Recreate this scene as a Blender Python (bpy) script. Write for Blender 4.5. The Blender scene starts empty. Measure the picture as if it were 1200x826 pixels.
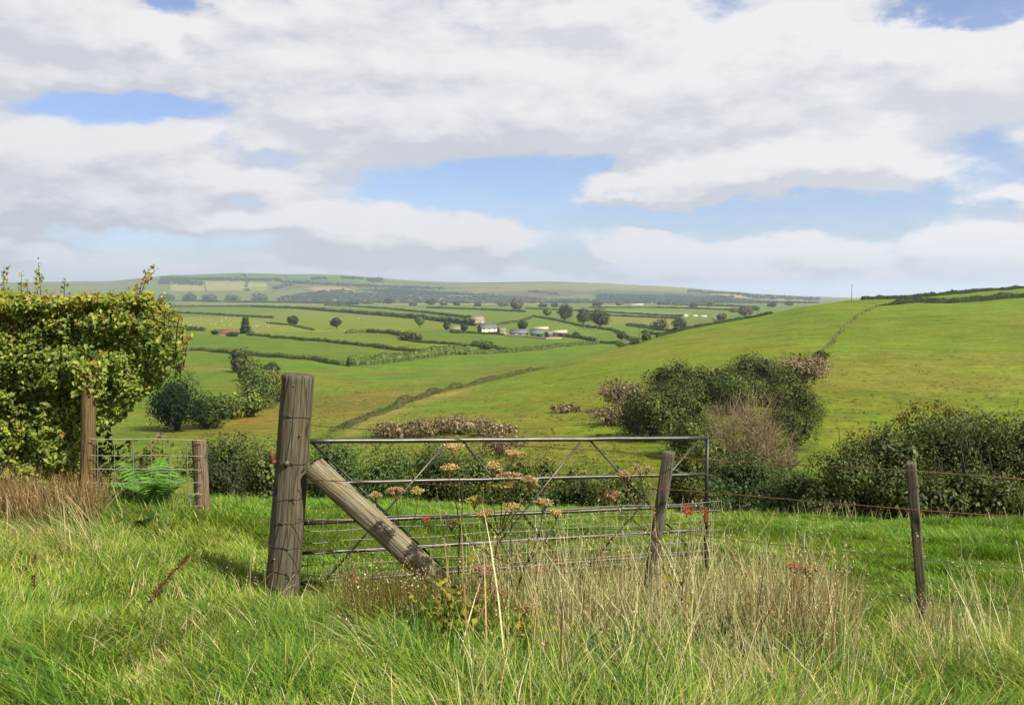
import bpy, math, random
import numpy as np
from mathutils import Vector
R = np.random.default_rng(7)
random.seed(7)
SC = bpy.context.scene
COL = SC.collection
F = 1000.0                     # focal length in pixels of a 1200 px wide picture
CX, CY, HZ = 600.0, 413.0, 345.0
TH = math.atan((CY - HZ) / F)  # camera looks down by this
CT, ST = math.cos(TH), math.sin(TH)
SUN_AZ, SUN_EL = math.radians(127), math.radians(43)   # azimuth clockwise from the viewing direction (+Y)
EXPO = 1.0

def lin(r, g, b, k=1.0):
    f = lambda c: (c / 12.92 if c <= 0.04045 else ((c + 0.055) / 1.055) ** 2.4)
    return np.array([f(r / 255) * k, f(g / 255) * k, f(b / 255) * k])
KA = 0.29
def pc(r, g, b, k=1.0):        # base colour that shows as this picture colour in full daylight
    return lin(r, g, b, KA * k) * np.array([1, 1, .82])

# ------------------------------------------------------------------ noise
def _hash(ix, iy, seed):
    h = (ix.astype(np.int64) * 374761393 + iy.astype(np.int64) * 668265263 + seed * 974634777) & 0x7fffffff
    h = ((h ^ (h >> 13)) * 1274126177) & 0x7fffffff
    h = ((h ^ (h >> 16)) * 374761393) & 0x7fffffff
    return (h & 0xffff) / 65535.0
def vn(x, y, seed=0):
    x = np.asarray(x, float); y = np.asarray(y, float)
    ix = np.floor(x); iy = np.floor(y); fx = x - ix; fy = y - iy
    fx = fx * fx * (3 - 2 * fx); fy = fy * fy * (3 - 2 * fy)
    a = _hash(ix, iy, seed); b = _hash(ix + 1, iy, seed); c = _hash(ix, iy + 1, seed); d = _hash(ix + 1, iy + 1, seed)
    return (a * (1 - fx) + b * fx) * (1 - fy) + (c * (1 - fx) + d * fx) * fy
def fbm(x, y, seed=0, o=4):
    s = 0; a = .5; t = 0
    for i in range(o):
        s = s + a * vn(np.asarray(x) * 2 ** i, np.asarray(y) * 2 ** i, seed + i); t += a; a *= .5
    return s / t
def sstep(a, b, x):
    t = np.clip((x - a) / (b - a), 0, 1); return t * t * (3 - 2 * t)

# ------------------------------------------------------------------ terrain profile
def pchip(x, y, xi):
    x = np.asarray(x, float); y = np.asarray(y, float); h = np.diff(x); dl = np.diff(y) / h
    m = np.zeros_like(y)
    for i in range(1, len(x) - 1):
        if dl[i - 1] * dl[i] > 0:
            w1 = 2 * h[i] + h[i - 1]; w2 = h[i] + 2 * h[i - 1]
            m[i] = (w1 + w2) / (w1 / dl[i - 1] + w2 / dl[i])
    m[0] = dl[0]; m[-1] = dl[-1]
    xi = np.clip(xi, x[0], x[-1]); k = np.clip(np.searchsorted(x, xi) - 1, 0, len(x) - 2)
    t = (xi - x[k]) / h[k]; t2 = t * t; t3 = t2 * t
    return (2 * t3 - 3 * t2 + 1) * y[k] + (t3 - 2 * t2 + t) * h[k] * m[k] + (-2 * t3 + 3 * t2) * y[k + 1] + (t3 - t2) * h[k] * m[k + 1]

def sky(q):
    return float(np.interp(q, [-400, 0, 130, 170, 200, 280, 400, 480, 560, 640, 700, 800, 880, 940, 1000, 1200, 2000],
                           [333, 331, 329, 326, 323, 320, 323, 328, 331, 330, 332, 337, 344, 347, 349, 352, 350]))
NEAR = {
 -400: [(1, 1980), (2, 1215), (3.5, 878), (5, 768), (6.2, 708), (7, 675), (8.1, 642), (10, 586), (12.5, 566), (16, 572), (20, 605)],
 100: [(1, 1980), (2, 1215), (3.5, 880), (5, 770), (6.2, 711), (7, 679), (8.1, 648), (10, 590), (12.5, 574), (16, 580), (20, 615)],
 220: [(1, 1990), (2, 1218), (3.5, 884), (5, 776), (6.2, 718), (7, 686), (8.1, 656), (10, 608), (12.5, 590), (16, 592), (20, 620)],
 340: [(1, 2000), (2, 1220), (3.5, 886), (5, 780), (6.2, 724), (7, 693), (8.65, 655), (10, 630), (12.5, 602), (16, 592), (20, 606)],
 600: [(1, 2000), (2, 1220), (3.5, 888), (5, 784), (6.2, 731), (7, 702), (8.65, 667), (10, 641), (12.5, 612), (16, 599), (20, 606)],
 850: [(1, 2010), (2, 1225), (3.5, 894), (5, 792), (6.2, 737), (7, 708), (8.65, 670), (10, 646), (12.5, 621), (16, 607), (20, 607)],
 1070: [(1, 2020), (2, 1230), (3.5, 900), (5, 798), (6.2, 743), (7, 713), (8.65, 675), (10, 651), (12.5, 627), (16, 612), (20, 612)],
 1600: [(1, 2030), (2, 1235), (3.5, 905), (5, 805), (6.2, 748), (7, 718), (8.65, 680), (10, 656), (12.5, 630), (16, 616), (20, 620)],
}
VAL = [(30, 700), (45, 720), (60, 655), (80, 590), (100, 550), (130, 514), (170, 487), (220, 466), (280, 447), (350, 430), (430, 415), (520, 405),
       (650, 395), (850, 385), (1100, 377), (1500, 369), (2000, 363), (2700, 358), (3500, 355.5), (4200, 354.5)]
HB = [(30, 705), (45, 715)]
FARV = {
 -400: VAL, 0: VAL, 340: VAL,
 550: HB + [(60, 650), (80, 590), (100, 549), (130, 513), (170, 482), (220, 460), (280, 444), (350, 429), (430, 415), (520, 406), (650, 396)] + VAL[13:],
 640: HB + [(60, 648), (80, 592), (100, 550), (130, 510), (170, 476), (220, 451), (270, 435), (310, 427), (360, 424), (430, 417), (520, 407), (650, 398), (850, 387)] + VAL[14:],
 700: HB + [(60, 645), (80, 592), (100, 550), (130, 508), (170, 472), (220, 444), (270, 426), (330, 412.5), (400, 415), (520, 409), (650, 401), (850, 389), (1100, 380), (1500, 371)] + VAL[16:],
 800: HB + [(60, 640), (80, 590), (100, 549), (130, 503), (170, 463), (220, 433), (280, 409), (340, 394), (390, 387.5), (450, 391), (550, 396), (700, 394), (850, 389), (1000, 384), (1300, 376), (1700, 369)] + VAL[16:],
 900: HB + [(60, 640), (80, 592), (100, 553), (130, 503), (170, 460), (220, 425), (280, 397), (340, 379), (405, 369), (470, 372), (600, 378), (800, 378), (1100, 374), (1500, 369.5), (2000, 364)] + VAL[17:],
 950: HB + [(60, 640), (80, 596), (100, 556), (130, 504), (170, 459), (220, 423), (280, 392), (340, 371), (412, 358), (480, 363), (650, 372), (1000, 372), (1500, 368), (2000, 363)] + VAL[17:],
 1000: HB + [(60, 640), (80, 602), (100, 560), (130, 505), (170, 459), (220, 421), (280, 390), (340, 369), (425, 352), (500, 355), (700, 365), (1200, 366), (2000, 361)] + VAL[17:],
 1100: HB + [(60, 640), (80, 604), (100, 560), (130, 507), (170, 460), (220, 420), (280, 387), (340, 365), (400, 354), (475, 346), (560, 350), (800, 358), (2000, 359), (4200, 355)],
 1200: HB + [(60, 640), (80, 604), (100, 560), (130, 507), (170, 460), (220, 418), (280, 384), (340, 361), (400, 349.5), (520, 338.5), (600, 341), (900, 352), (2000, 357), (4200, 355)],
 1600: HB + [(60, 640), (80, 604), (100, 560), (130, 505), (170, 455), (220, 410), (280, 373), (340, 349), (400, 336), (560, 320), (700, 324), (2000, 350), (4200, 353)],
}
BACK = [(1, 1960), (2, 1180), (3.5, 840), (6, 640), (10, 540), (16, 490), (30, 460), (100, 430), (400, 400), (2000, 366), (4200, 354), (5000, 347), (6500, 338), (8000, 344), (14000, 346)]
LD = np.linspace(math.log(1), math.log(14000), 1600)
QS = np.arange(-1100, 2301, 5.0)
def interp_col(tab, q):
    ks = sorted(tab); out = []
    q = min(max(q, ks[0]), ks[-1])
    for i in range(len(ks) - 1):
        if ks[i] <= q <= ks[i + 1]:
            return ks[i], ks[i + 1], (q - ks[i]) / (ks[i + 1] - ks[i])
cols_q = sorted(set(list(NEAR) + list(FARV)))
def prof(q):
    a, b, t = interp_col(NEAR, q)
    n = [(d, (1 - t) * pchip(np.log([p[0] for p in NEAR[a]]), [p[1] for p in NEAR[a]], np.array([math.log(d)]))[0]
          + t * pchip(np.log([p[0] for p in NEAR[b]]), [p[1] for p in NEAR[b]], np.array([math.log(d)]))[0]) for d in (1, 2, 3.5, 5, 6.2, 7, 8.65, 10, 12.5, 16, 20)]
    f = FARV[q] if q in FARV else None
    if f is None:
        a, b, t = interp_col(FARV, q)
        ds = [p[0] for p in FARV[a]]
        g = lambda k, d: pchip(np.log([p[0] for p in FARV[k]]), [p[1] for p in FARV[k]], np.array([math.log(d)]))[0]
        f = [(d, (1 - t) * g(a, d) + t * g(b, d)) for d in ds]
    s = sky(q)
    return n + f + [(5000, max(s + 14, 344.5) if s < 340 else s + 3), (6500, s), (8000, s + 6), (14000, s + 10)]
colv = []
cq = [-1100.0] + [float(q) for q in cols_q] + [2300.0]
for q in cq:
    p = BACK if q in (-1100.0, 2300.0) else prof(int(q))
    colv.append(pchip(np.log([a for a, b in p]), [b for a, b in p], LD))
colv = np.array(colv)
PYT = np.array([pchip(cq, colv[:, j], QS) for j in range(len(LD))]).T      # (q, logd)
# far ridge skyline needs the finer skyline curve
skyc = np.array([sky(q) for q in QS])
wfar = sstep(math.log(4300), math.log(6200), LD)
base_sky = np.array([np.interp(q, [float(c) for c in cols_q], [sky(c) for c in cols_q]) for q in QS])
PYT = PYT + ((skyc - base_sky) * ((QS > -400) & (QS < 1600)))[:, None] * wfar[None, :]
def slope_of(py):
    yc = (CY - py) / F
    return (-ST + yc * CT) / (CT + yc * ST)
SLT = slope_of(PYT)
def height(x, y):
    x = np.asarray(x, float); y = np.asarray(y, float)
    r = np.sqrt(x * x + y * y) + 1e-9
    ca = y / r
    c60 = 0.5
    deff = r * np.maximum(ca, c60)
    ta = np.where(ca > c60, x / np.maximum(y, 1e-6), np.sign(x) * math.tan(math.pi / 3))
    q = CX + F * ta / CT
    iq = np.clip((q - QS[0]) / 5.0, 0, len(QS) - 1.001); jq = np.floor(iq).astype(int); fq = iq - jq
    il = np.clip((np.log(np.maximum(deff, 1.0)) - LD[0]) / (LD[1] - LD[0]), 0, len(LD) - 1.001); jl = np.floor(il).astype(int); fl = il - jl
    s = (SLT[jq, jl] * (1 - fq) + SLT[jq + 1, jl] * fq) * (1 - fl) + (SLT[jq, jl + 1] * (1 - fq) + SLT[jq + 1, jl + 1] * fq) * fl
    z = s * np.maximum(deff, 1.0)
    near = 1 - sstep(18, 40, r)
    z = z + near * (fbm(x * 1.3, y * 1.3, 5, 3) - .5) * 0.10
    mid = sstep(40, 90, r) * (1 - sstep(900, 1600, r))
    z = z + mid * (fbm(x * .06, y * .06, 9, 4) - .5) * 1.2
    z = z - .22 * np.exp(-(((x + 2.9) / .42) ** 2 + ((y - 6.35) / .34) ** 2) ** 1.5)      # trodden hollow
    return z
def P(px, py, d):              # the world point seen at picture position (px, py) at depth d
    yc = (CY - py) / F; xc = (px - CX) / F
    t = d / (CT + yc * ST)
    return np.array([t * xc, d, t * (-ST + yc * CT)])
def proj(x, y, z):
    y = np.maximum(y, 1e-3)
    fz = y * CT - z * ST; uz = y * ST + z * CT
    return CX + F * x / fz, CY - F * uz / fz
DD = np.exp(np.linspace(math.log(3), math.log(9000), 4000))
def hit(px, py, dmin=3, dmax=9000):
    """depth and ground point where the line of sight through (px, py) first meets the ground past dmin"""
    yc = (CY - py) / F; xc = (px - CX) / F
    t = DD / (CT + yc * ST)
    x = t * xc; z = t * (-ST + yc * CT)
    m = (DD >= dmin) & (DD <= dmax)
    h = height(x, DD)
    ok = np.nonzero(m & (h >= z))[0]
    if len(ok) == 0:
        k = np.argmin(np.where(m, np.abs(h - z) / DD, 9))
    else:
        k = ok[0]
    return np.array([x[k], DD[k], h[k]])
def gnd(px, d, py=None):
    """ground point in picture column px at depth d"""
    py = 600 if py is None else py
    for _ in range(6):
        yc = (CY - py) / F; t = d / (CT + yc * ST); x = t * (px - CX) / F
        z = float(height(x, d)); py = float(proj(x, d, z)[1])
    return np.array([x, d, z])

# ------------------------------------------------------------------ mesh helpers
def link(name, verts, faces, mat, parent=None, loc=None, col=None, smooth=False, uvw=None):
    """one mesh object; verts in world space; faces = list of int arrays (each n x k)"""
    verts = np.asarray(verts, float)
    if loc is None:
        loc = np.array(parent['_loc']) if parent is not None else np.zeros(3)
    me = bpy.data.meshes.new(name)
    if not isinstance(faces, list): faces = [faces]
    faces = [np.asarray(f, np.int64) for f in faces if len(f)]
    me.vertices.add(len(verts)); me.vertices.foreach_set('co', (verts - loc).astype(np.float32).ravel())
    li = np.concatenate([f.ravel() for f in faces]); cnt = np.concatenate([np.full(len(f), f.shape[1]) for f in faces])
    me.loops.add(len(li)); me.loops.foreach_set('vertex_index', li.astype(np.int32))
    me.polygons.add(len(cnt)); me.polygons.foreach_set('loop_start', np.concatenate([[0], np.cumsum(cnt)[:-1]]).astype(np.int32))
    if smooth: me.polygons.foreach_set('use_smooth', np.ones(len(cnt), bool))
    if col is not None:
        a = me.attributes.new('col', 'FLOAT_COLOR', 'POINT')
        c = np.ones((len(verts), 4), np.float32); c[:, :3] = col
        a.data.foreach_set('color', c.ravel())
    me.update(calc_edges=True); me.validate()
    me.materials.append(mat)
    o = bpy.data.objects.new(name, me); COL.objects.link(o)
    if parent is not None:
        o.parent = parent
        pl = np.array(parent['_loc']); o.location = loc - pl
    else:
        o.location = loc
    o['_loc'] = [float(v) for v in loc]
    return o
def tag(o, label=None, cat=None, group=None, kind=None):
    if label: o['label'] = label
    if cat: o['category'] = cat
    if group: o['group'] = group
    if kind: o['kind'] = kind
    return o
def thing(name, label, cat, loc, group=None):
    o = bpy.data.objects.new(name, None); COL.objects.link(o); o.empty_display_size = .2
    o.location = loc; o['_loc'] = [float(v) for v in loc]
    return tag(o, label, cat, group)
class G:                       # gathers pieces of ONE part
    def __init__(s): s.v = []; s.f = {}; s.c = []; s.n = 0
    def add(s, v, f, c=None):
        v = np.asarray(v, float).reshape(-1, 3); f = np.asarray(f, np.int64)
        s.v.append(v); s.f.setdefault(f.shape[1], []).append(f + s.n); s.n += len(v)
        c = np.zeros((len(v), 3)) + (np.array([.5, .5, .5]) if c is None else np.asarray(c)); s.c.append(c)
        return s
    def obj(s, name, mat, parent=None, loc=None, smooth=False):
        return link(name, np.concatenate(s.v), [np.concatenate(f) for f in s.f.values()], mat, parent, loc, np.concatenate(s.c), smooth)
def frame_of(d):
    d = np.asarray(d, float); d = d / (np.linalg.norm(d) + 1e-12)
    a = np.array([0, 0, 1.]) if abs(d[2]) < .9 else np.array([1., 0, 0])
    u = np.cross(d, a); u /= np.linalg.norm(u); return u, np.cross(d, u)
def tube(pts, rad, n=8, cap=True, jit=0, twist=None):
    pts = np.asarray(pts, float); m = len(pts); rad = np.broadcast_to(np.asarray(rad, float), (m,))
    t = np.gradient(pts, axis=0)
    u, w = frame_of(t.mean(axis=0) if np.linalg.norm(t.mean(axis=0)) > 1e-6 else t[0])
    a = np.arange(n) / n * 2 * math.pi
    V = []
    for i in range(m):
        ti = t[i] / (np.linalg.norm(t[i]) + 1e-12)
        uu = u - ti * np.dot(u, ti)
        uu = uu / np.linalg.norm(uu) if np.linalg.norm(uu) > 1e-6 else frame_of(ti)[0]
        ww = np.cross(ti, uu)
        rr = rad[i] * (1 + (R.random(n) - .5) * jit)
        V.append(pts[i] + np.outer(np.cos(a) * rr, uu) + np.outer(np.sin(a) * rr, ww))
    V = np.concatenate(V)
    k = np.arange(n); k2 = (k + 1) % n
    f = np.concatenate([np.stack([i * n + k, i * n + k2, (i + 1) * n + k2, (i + 1) * n + k], 1) for i in range(m - 1)])
    if cap:
        V = np.vstack([V, pts[0], pts[-1]]); c0 = m * n; c1 = c0 + 1
        z = np.stack([np.full(n, c0), k2, k, k], 1); z2 = np.stack([np.full(n, c1), (m - 1) * n + k, (m - 1) * n + k2, (m - 1) * n + k2], 1)
        tri = np.concatenate([z[:, :3], z2[:, :3]])
        return V, f, tri
    return V, f, None
def addtube(g, pts, rad, n=8, c=None, cap=True, jit=0):
    v, f, t = tube(pts, rad, n, cap, jit)
    g.add(v, f, c)
    if t is not None:
        g.f.setdefault(3, []).append(t + g.n - len(v))
def boxv(c, sx, sy, sz, rz=0):
    v = np.array([[x, y, z] for z in (-.5, .5) for y in (-.5, .5) for x in (-.5, .5)]) * [sx, sy, sz]
    ca, sa = math.cos(rz), math.sin(rz)
    v = np.stack([v[:, 0] * ca - v[:, 1] * sa, v[:, 0] * sa + v[:, 1] * ca, v[:, 2]], 1) + c
    f = np.array([[0, 2, 3, 1], [4, 5, 7, 6], [0, 1, 5, 4], [2, 6, 7, 3], [0, 4, 6, 2], [1, 3, 7, 5]])
    return v, f
def leafcards(p, nrm, size, cols, asp=.55, fold=.15, droop=0.0):
    """one folded diamond per leaf"""
    n = len(p); size = np.broadcast_to(size, (n,))
    nrm = nrm / (np.linalg.norm(nrm, axis=1, keepdims=True) + 1e-9)
    a = R.normal(size=(n, 3)); a[:, 2] -= droop
    a -= nrm * np.sum(a * nrm, 1, keepdims=True); a /= np.linalg.norm(a, axis=1, keepdims=True) + 1e-9
    b = np.cross(nrm, a)
    s = size[:, None]
    v0 = p - a * s * .5; v2 = p + a * s * .5
    v1 = p + b * s * asp * .5 + nrm * s * fold - a * s * .05; v3 = p - b * s * asp * .5 + nrm * s * fold - a * s * .05
    V = np.stack([v0, v1, v2, v3], 1).reshape(-1, 3)
    i = np.arange(n)[:, None] * 4
    f = np.concatenate([i + [0, 1, 2], i + [0, 2, 3]])
    return V, f, np.repeat(cols, 4, axis=0)
def rnd_dir(n):
    v = R.normal(size=(n, 3)); return v / np.linalg.norm(v, axis=1, keepdims=True)
def palette(n, cols, w=None):
    cols = np.array(cols); k = R.choice(len(cols), n, p=None if w is None else np.array(w) / np.sum(w))
    c = cols[k]; return c * (1 + (R.random((n, 1)) - .5) * .5)

# ------------------------------------------------------------------ materials
def newmat(name):
    m = bpy.data.materials.new(name); m.use_nodes = True; nt = m.node_tree; nt.nodes.clear()
    return m, nt, nt.nodes.new('ShaderNodeOutputMaterial')
def N(nt, typ, **k):
    n = nt.nodes.new(typ)
    for a, b in k.items():
        if a.startswith('i_'):
            key = a[2:]
            key = int(key) if key.isdigit() else key.replace('_', ' ')
            n.inputs[key].default_value = b
        else: setattr(n, a, b)
    return n
def L(nt, a, b): nt.links.new(a, b)
def foliage_mat(name, trans=.35, rough=.55, spec=.25, tint=(1.1, 1.2, .5)):
    m, nt, out = newmat(name)
    at = N(nt, 'ShaderNodeAttribute', attribute_name='col')
    pb = N(nt, 'ShaderNodeBsdfPrincipled'); pb.inputs['Roughness'].default_value = rough; pb.inputs['Specular IOR Level'].default_value = spec
    L(nt, at.outputs['Color'], pb.inputs['Base Color'])
    tr = N(nt, 'ShaderNodeBsdfTranslucent')
    mx = N(nt, 'ShaderNodeMix', data_type='RGBA', blend_type='MULTIPLY'); mx.inputs[0].default_value = 1
    L(nt, at.outputs['Color'], mx.inputs[6]); mx.inputs[7].default_value = (*tint, 1); L(nt, mx.outputs[2], tr.inputs['Color'])
    ms = N(nt, 'ShaderNodeMixShader'); ms.inputs[0].default_value = trans
    L(nt, pb.outputs[0], ms.inputs[1]); L(nt, tr.outputs[0], ms.inputs[2]); L(nt, ms.outputs[0], out.inputs[0])
    return m
def attr_mat(name, rough=.8, nscale=None, namp=.3, bump=0, metal=0, spec=.3, stretch=(1, 1, 1)):
    """vertex colour times procedural noise"""
    m, nt, out = newmat(name)
    at = N(nt, 'ShaderNodeAttribute', attribute_name='col')
    pb = N(nt, 'ShaderNodeBsdfPrincipled'); pb.inputs['Roughness'].default_value = rough; pb.inputs['Metallic'].default_value = metal
    pb.inputs['Specular IOR Level'].default_value = spec
    src = at.outputs['Color']
    if nscale:
        tc = N(nt, 'ShaderNodeTexCoord'); mp = N(nt, 'ShaderNodeMapping'); mp.inputs['Scale'].default_value = stretch
        L(nt, tc.outputs['Object'], mp.inputs[0])
        nz = N(nt, 'ShaderNodeTexNoise'); nz.inputs['Scale'].default_value = nscale; nz.inputs['Detail'].default_value = 6; nz.inputs['Roughness'].default_value = .65
        L(nt, mp.outputs[0], nz.inputs['Vector'])
        mr = N(nt, 'ShaderNodeMapRange'); mr.inputs[1].default_value = .25; mr.inputs[2].default_value = .75; mr.inputs[3].default_value = 1 - namp; mr.inputs[4].default_value = 1 + namp
        L(nt, nz.outputs[0], mr.inputs[0])
        mx = N(nt, 'ShaderNodeVectorMath', operation='SCALE'); L(nt, src, mx.inputs[0]); L(nt, mr.outputs[0], mx.inputs['Scale']); src = mx.outputs[0]
        if bump:
            bp = N(nt, 'ShaderNodeBump'); bp.inputs['Strength'].default_value = bump; bp.inputs['Distance'].default_value = .02
            L(nt, nz.outputs[0], bp.inputs['Height']); L(nt, bp.outputs[0], pb.inputs['Normal'])
    L(nt, src, pb.inputs['Base Color']); L(nt, pb.outputs[0], out.inputs[0])
    return m
M_LEAF = foliage_mat('leaf')
M_FARLEAF = foliage_mat('far_leaf', trans=.15, rough=.8, spec=.1)
M_GRASS = foliage_mat('grass_blade', trans=.4, rough=.65, spec=.12, tint=(1.2, 1.2, .6))
M_DRY = foliage_mat('dry_stem', trans=.25, rough=.7, spec=.15, tint=(1.0, 1.0, .92))
M_BARK = attr_mat('bark', .9, 14, .35, .4)
M_WALL = attr_mat('wall_render', .85, 1.5, .15)
M_ROOF = attr_mat('roof_covering', .7, .8, .2)
M_METAL = attr_mat('galvanised_tube', .42, 18, .35, 0, .75, .5)
M_WIRE = attr_mat('wire', .55, 30, .3, 0, .4)
M_TWINE = attr_mat('twine', .8, 60, .3)
M_WOOL = attr_mat('wool', .95)
# ------------------------------------------------------------------ camera, sun, sky, air
cam = bpy.data.cameras.new('camera'); camo = bpy.data.objects.new('camera', cam); COL.objects.link(camo)
cam.sensor_width = 36; cam.lens = 36 * F / 1200; cam.clip_start = .05; cam.clip_end = 60000
camo.location = (0, 0, 0); camo.rotation_euler = (math.pi / 2 - TH, 0, 0)
SC.camera = camo
SC.view_settings.view_transform = 'Standard'; SC.view_settings.look = 'None'; SC.view_settings.exposure = EXPO; SC.view_settings.gamma = 1
SC.view_settings.use_curve_mapping = False
cy = SC.cycles
cy.max_bounces = 5; cy.diffuse_bounces = 2; cy.glossy_bounces = 2; cy.transmission_bounces = 3; cy.transparent_max_bounces = 8; cy.volume_bounces = 0
cy.caustics_reflective = False; cy.caustics_refractive = False
cy.use_denoising = True; cy.denoiser = 'OPENIMAGEDENOISE'; cy.denoising_input_passes = 'RGB_ALBEDO_NORMAL'; cy.denoising_prefilter = 'ACCURATE'
sun = bpy.data.lights.new('sun', 'SUN'); sun.energy = 5.0; sun.angle = math.radians(.5); sun.color = (1, .95, .86)
suno = bpy.data.objects.new('sun', sun); COL.objects.link(suno)
sd = Vector((math.sin(SUN_AZ) * math.cos(SUN_EL), math.cos(SUN_AZ) * math.cos(SUN_EL), math.sin(SUN_EL)))
suno.rotation_euler = sd.to_track_quat('Z', 'Y').to_euler()

def build_sky():
    w = bpy.data.worlds.new('World'); SC.world = w; w.use_nodes = True; nt = w.node_tree; nt.nodes.clear()
    out = N(nt, 'ShaderNodeOutputWorld'); bg = N(nt, 'ShaderNodeBackground'); L(nt, bg.outputs[0], out.inputs[0]); bg.inputs[1].default_value = .1
    st = N(nt, 'ShaderNodeTexSky', sky_type='NISHITA'); st.sun_disc = False; st.sun_elevation = SUN_EL; st.sun_rotation = SUN_AZ
    st.altitude = 200; st.air_density = 1.0; st.dust_density = 1.0; st.ozone_density = 1.5
    def M(op, a, b=None, c=None):
        n = N(nt, 'ShaderNodeMath', operation=op)
        for i, v in enumerate((a, b, c)):
            if v is None: continue
            if isinstance(v, (int, float)): n.inputs[i].default_value = v
            else: L(nt, v, n.inputs[i])
        return n.outputs[0]
    tc = N(nt, 'ShaderNodeTexCoord'); nrm = N(nt, 'ShaderNodeVectorMath', operation='NORMALIZE'); L(nt, tc.outputs['Generated'], nrm.inputs[0])
    sx = N(nt, 'ShaderNodeSeparateXYZ'); L(nt, nrm.outputs[0], sx.inputs[0])
    az = M('ARCTAN2', sx.outputs[0], sx.outputs[1]); el = M('ARCSINE', sx.outputs[2])
    cb = N(nt, 'ShaderNodeCombineXYZ'); L(nt, az, cb.inputs[0]); L(nt, el, cb.inputs[1])
    ae = cb.outputs[0]
    def AE(px, py):
        p = P(px, py, 1.0); return math.atan2(p[0], p[1]), math.atan2(p[2], math.hypot(p[0], p[1]))
    # the cloud layer: +ve = cloud, -ve = gap; (px, py, half width, half height, weight)
    BL = [(545, 222, 135, 30, -.60), (640, 205, 90, 24, -.35), (715, 186, 55, 14, -.36), (700, 262, 70, 22, -.40), (880, 258, 240, 24, -.62), (1030, 268, 90, 26, -.40), (1150, 200, 60, 36, -.50), (1130, 170, 60, 14, -.25),
          (140, 122, 66, 18, -.62), (205, 128, 40, 16, -.26), (208, 12, 26, 26, -.66), (1135, 0, 75, 20, -.85), (300, 178, 70, 10, -.30), (210, 282, 130, 15, -.52), (305, 246, 34, 14, -.34), (60, 270, 80, 8, -.2),
          (690, 2, 40, 10, -.3), (650, 298, 40, 26, -.50), (1045, 296, 34, 24, -.50), (250, 305, 180, 12, -.28), (590, 310, 60, 10, -.25), (880, 275, 60, 16, -.25), (690, 300, 40, 14, -.2),
          (950, 196, 210, 24, .66), (850, 212, 140, 14, .2), (750, 232, 74, 11, .60), (480, 272, 170, 22, .62), (735, 268, 60, 15, .42), (762, 300, 62, 26, .45), (890, 303, 76, 30, .55), (830, 318, 120, 18, .3), (1003, 300, 30, 9, .5), (946, 287, 24, 10, .45), (1140, 290, 110, 42, .55), (1190, 220, 30, 11, .55),
          (888, 256, 13, 6, .40), (965, 256, 26, 6, .30), (1035, 258, 30, 7, .30), (618, 214, 16, 6, .30), (820, 238, 12, 4, .3),
          (560, 110, 420, 72, .32), (180, 215, 260, 40, .30), (1000, 90, 190, 56, .32), (100, 40, 150, 60, .22), (500, 332, 700, 18, .3)]
    def density(vec):
        # wobble the outlines so nothing is an ellipse
        mp = N(nt, 'ShaderNodeMapping'); mp.inputs['Scale'].default_value = (1, 1.9, 1); L(nt, vec, mp.inputs[0])
        wn = N(nt, 'ShaderNodeTexNoise'); wn.inputs['Scale'].default_value = 9; wn.inputs['Detail'].default_value = 9; wn.inputs['Roughness'].default_value = .62; L(nt, mp.outputs[0], wn.inputs['Vector'])
        w1 = N(nt, 'ShaderNodeVectorMath', operation='SUBTRACT'); L(nt, wn.outputs['Color'], w1.inputs[0]); w1.inputs[1].default_value = (.5, .5, .5)
        w2 = N(nt, 'ShaderNodeVectorMath', operation='MULTIPLY'); L(nt, w1.outputs[0], w2.inputs[0]); w2.inputs[1].default_value = (.17, .075, 0)
        w3 = N(nt, 'ShaderNodeVectorMath', operation='ADD'); L(nt, w2.outputs[0], w3.inputs[0]); L(nt, vec, w3.inputs[1])
        tot = None
        for (bx, by, hx, hy, wt) in BL:
            ca, ce = AE(bx, by)
            s = N(nt, 'ShaderNodeVectorMath', operation='SUBTRACT'); L(nt, w3.outputs[0], s.inputs[0]); s.inputs[1].default_value = (ca, ce, 0)
            m = N(nt, 'ShaderNodeVectorMath', operation='MULTIPLY'); L(nt, s.outputs[0], m.inputs[0]); m.inputs[1].default_value = (F / hx, F / hy, 0)
            d = N(nt, 'ShaderNodeVectorMath', operation='DOT_PRODUCT'); L(nt, m.outputs[0], d.inputs[0]); L(nt, m.outputs[0], d.inputs[1])
            e = M('MULTIPLY', M('EXPONENT', M('MULTIPLY', M('POWER', d.outputs['Value'], 1.4), -.8)), wt)
            tot = e if tot is None else M('ADD', tot, e)
        # billows, flattened towards the horizon
        mp2 = N(nt, 'ShaderNodeMapping'); mp2.inputs['Scale'].default_value = (1, 2.3, 1); mp2.inputs['Location'].default_value = (3.1, .7, 0); L(nt, vec, mp2.inputs[0])
        nz = N(nt, 'ShaderNodeTexNoise'); nz.inputs['Scale'].default_value = 5.5; nz.inputs['Detail'].default_value = 9; nz.inputs['Roughness'].default_value = .62; L(nt, mp2.outputs[0], nz.inputs['Vector'])
        return M('ADD', M('ADD', M('MULTIPLY', M('SUBTRACT', nz.outputs[0], .5), 1.75), .27), tot)
    d0 = density(ae)
    up = N(nt, 'ShaderNodeVectorMath', operation='ADD'); L(nt, ae, up.inputs[0]); up.inputs[1].default_value = (.010, .022, 0)
    d1 = density(up.outputs[0])
    al = N(nt, 'ShaderNodeMapRange', interpolation_type='SMOOTHSTEP'); L(nt, d0, al.inputs[0]); al.inputs[1].default_value = -.16; al.inputs[2].default_value = .31; al.inputs[3].default_value = .15
    # shading: bright where the cloud thins out towards the light, grey under thick cloud
    sh = M('SUBTRACT', d0, d1)
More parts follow.
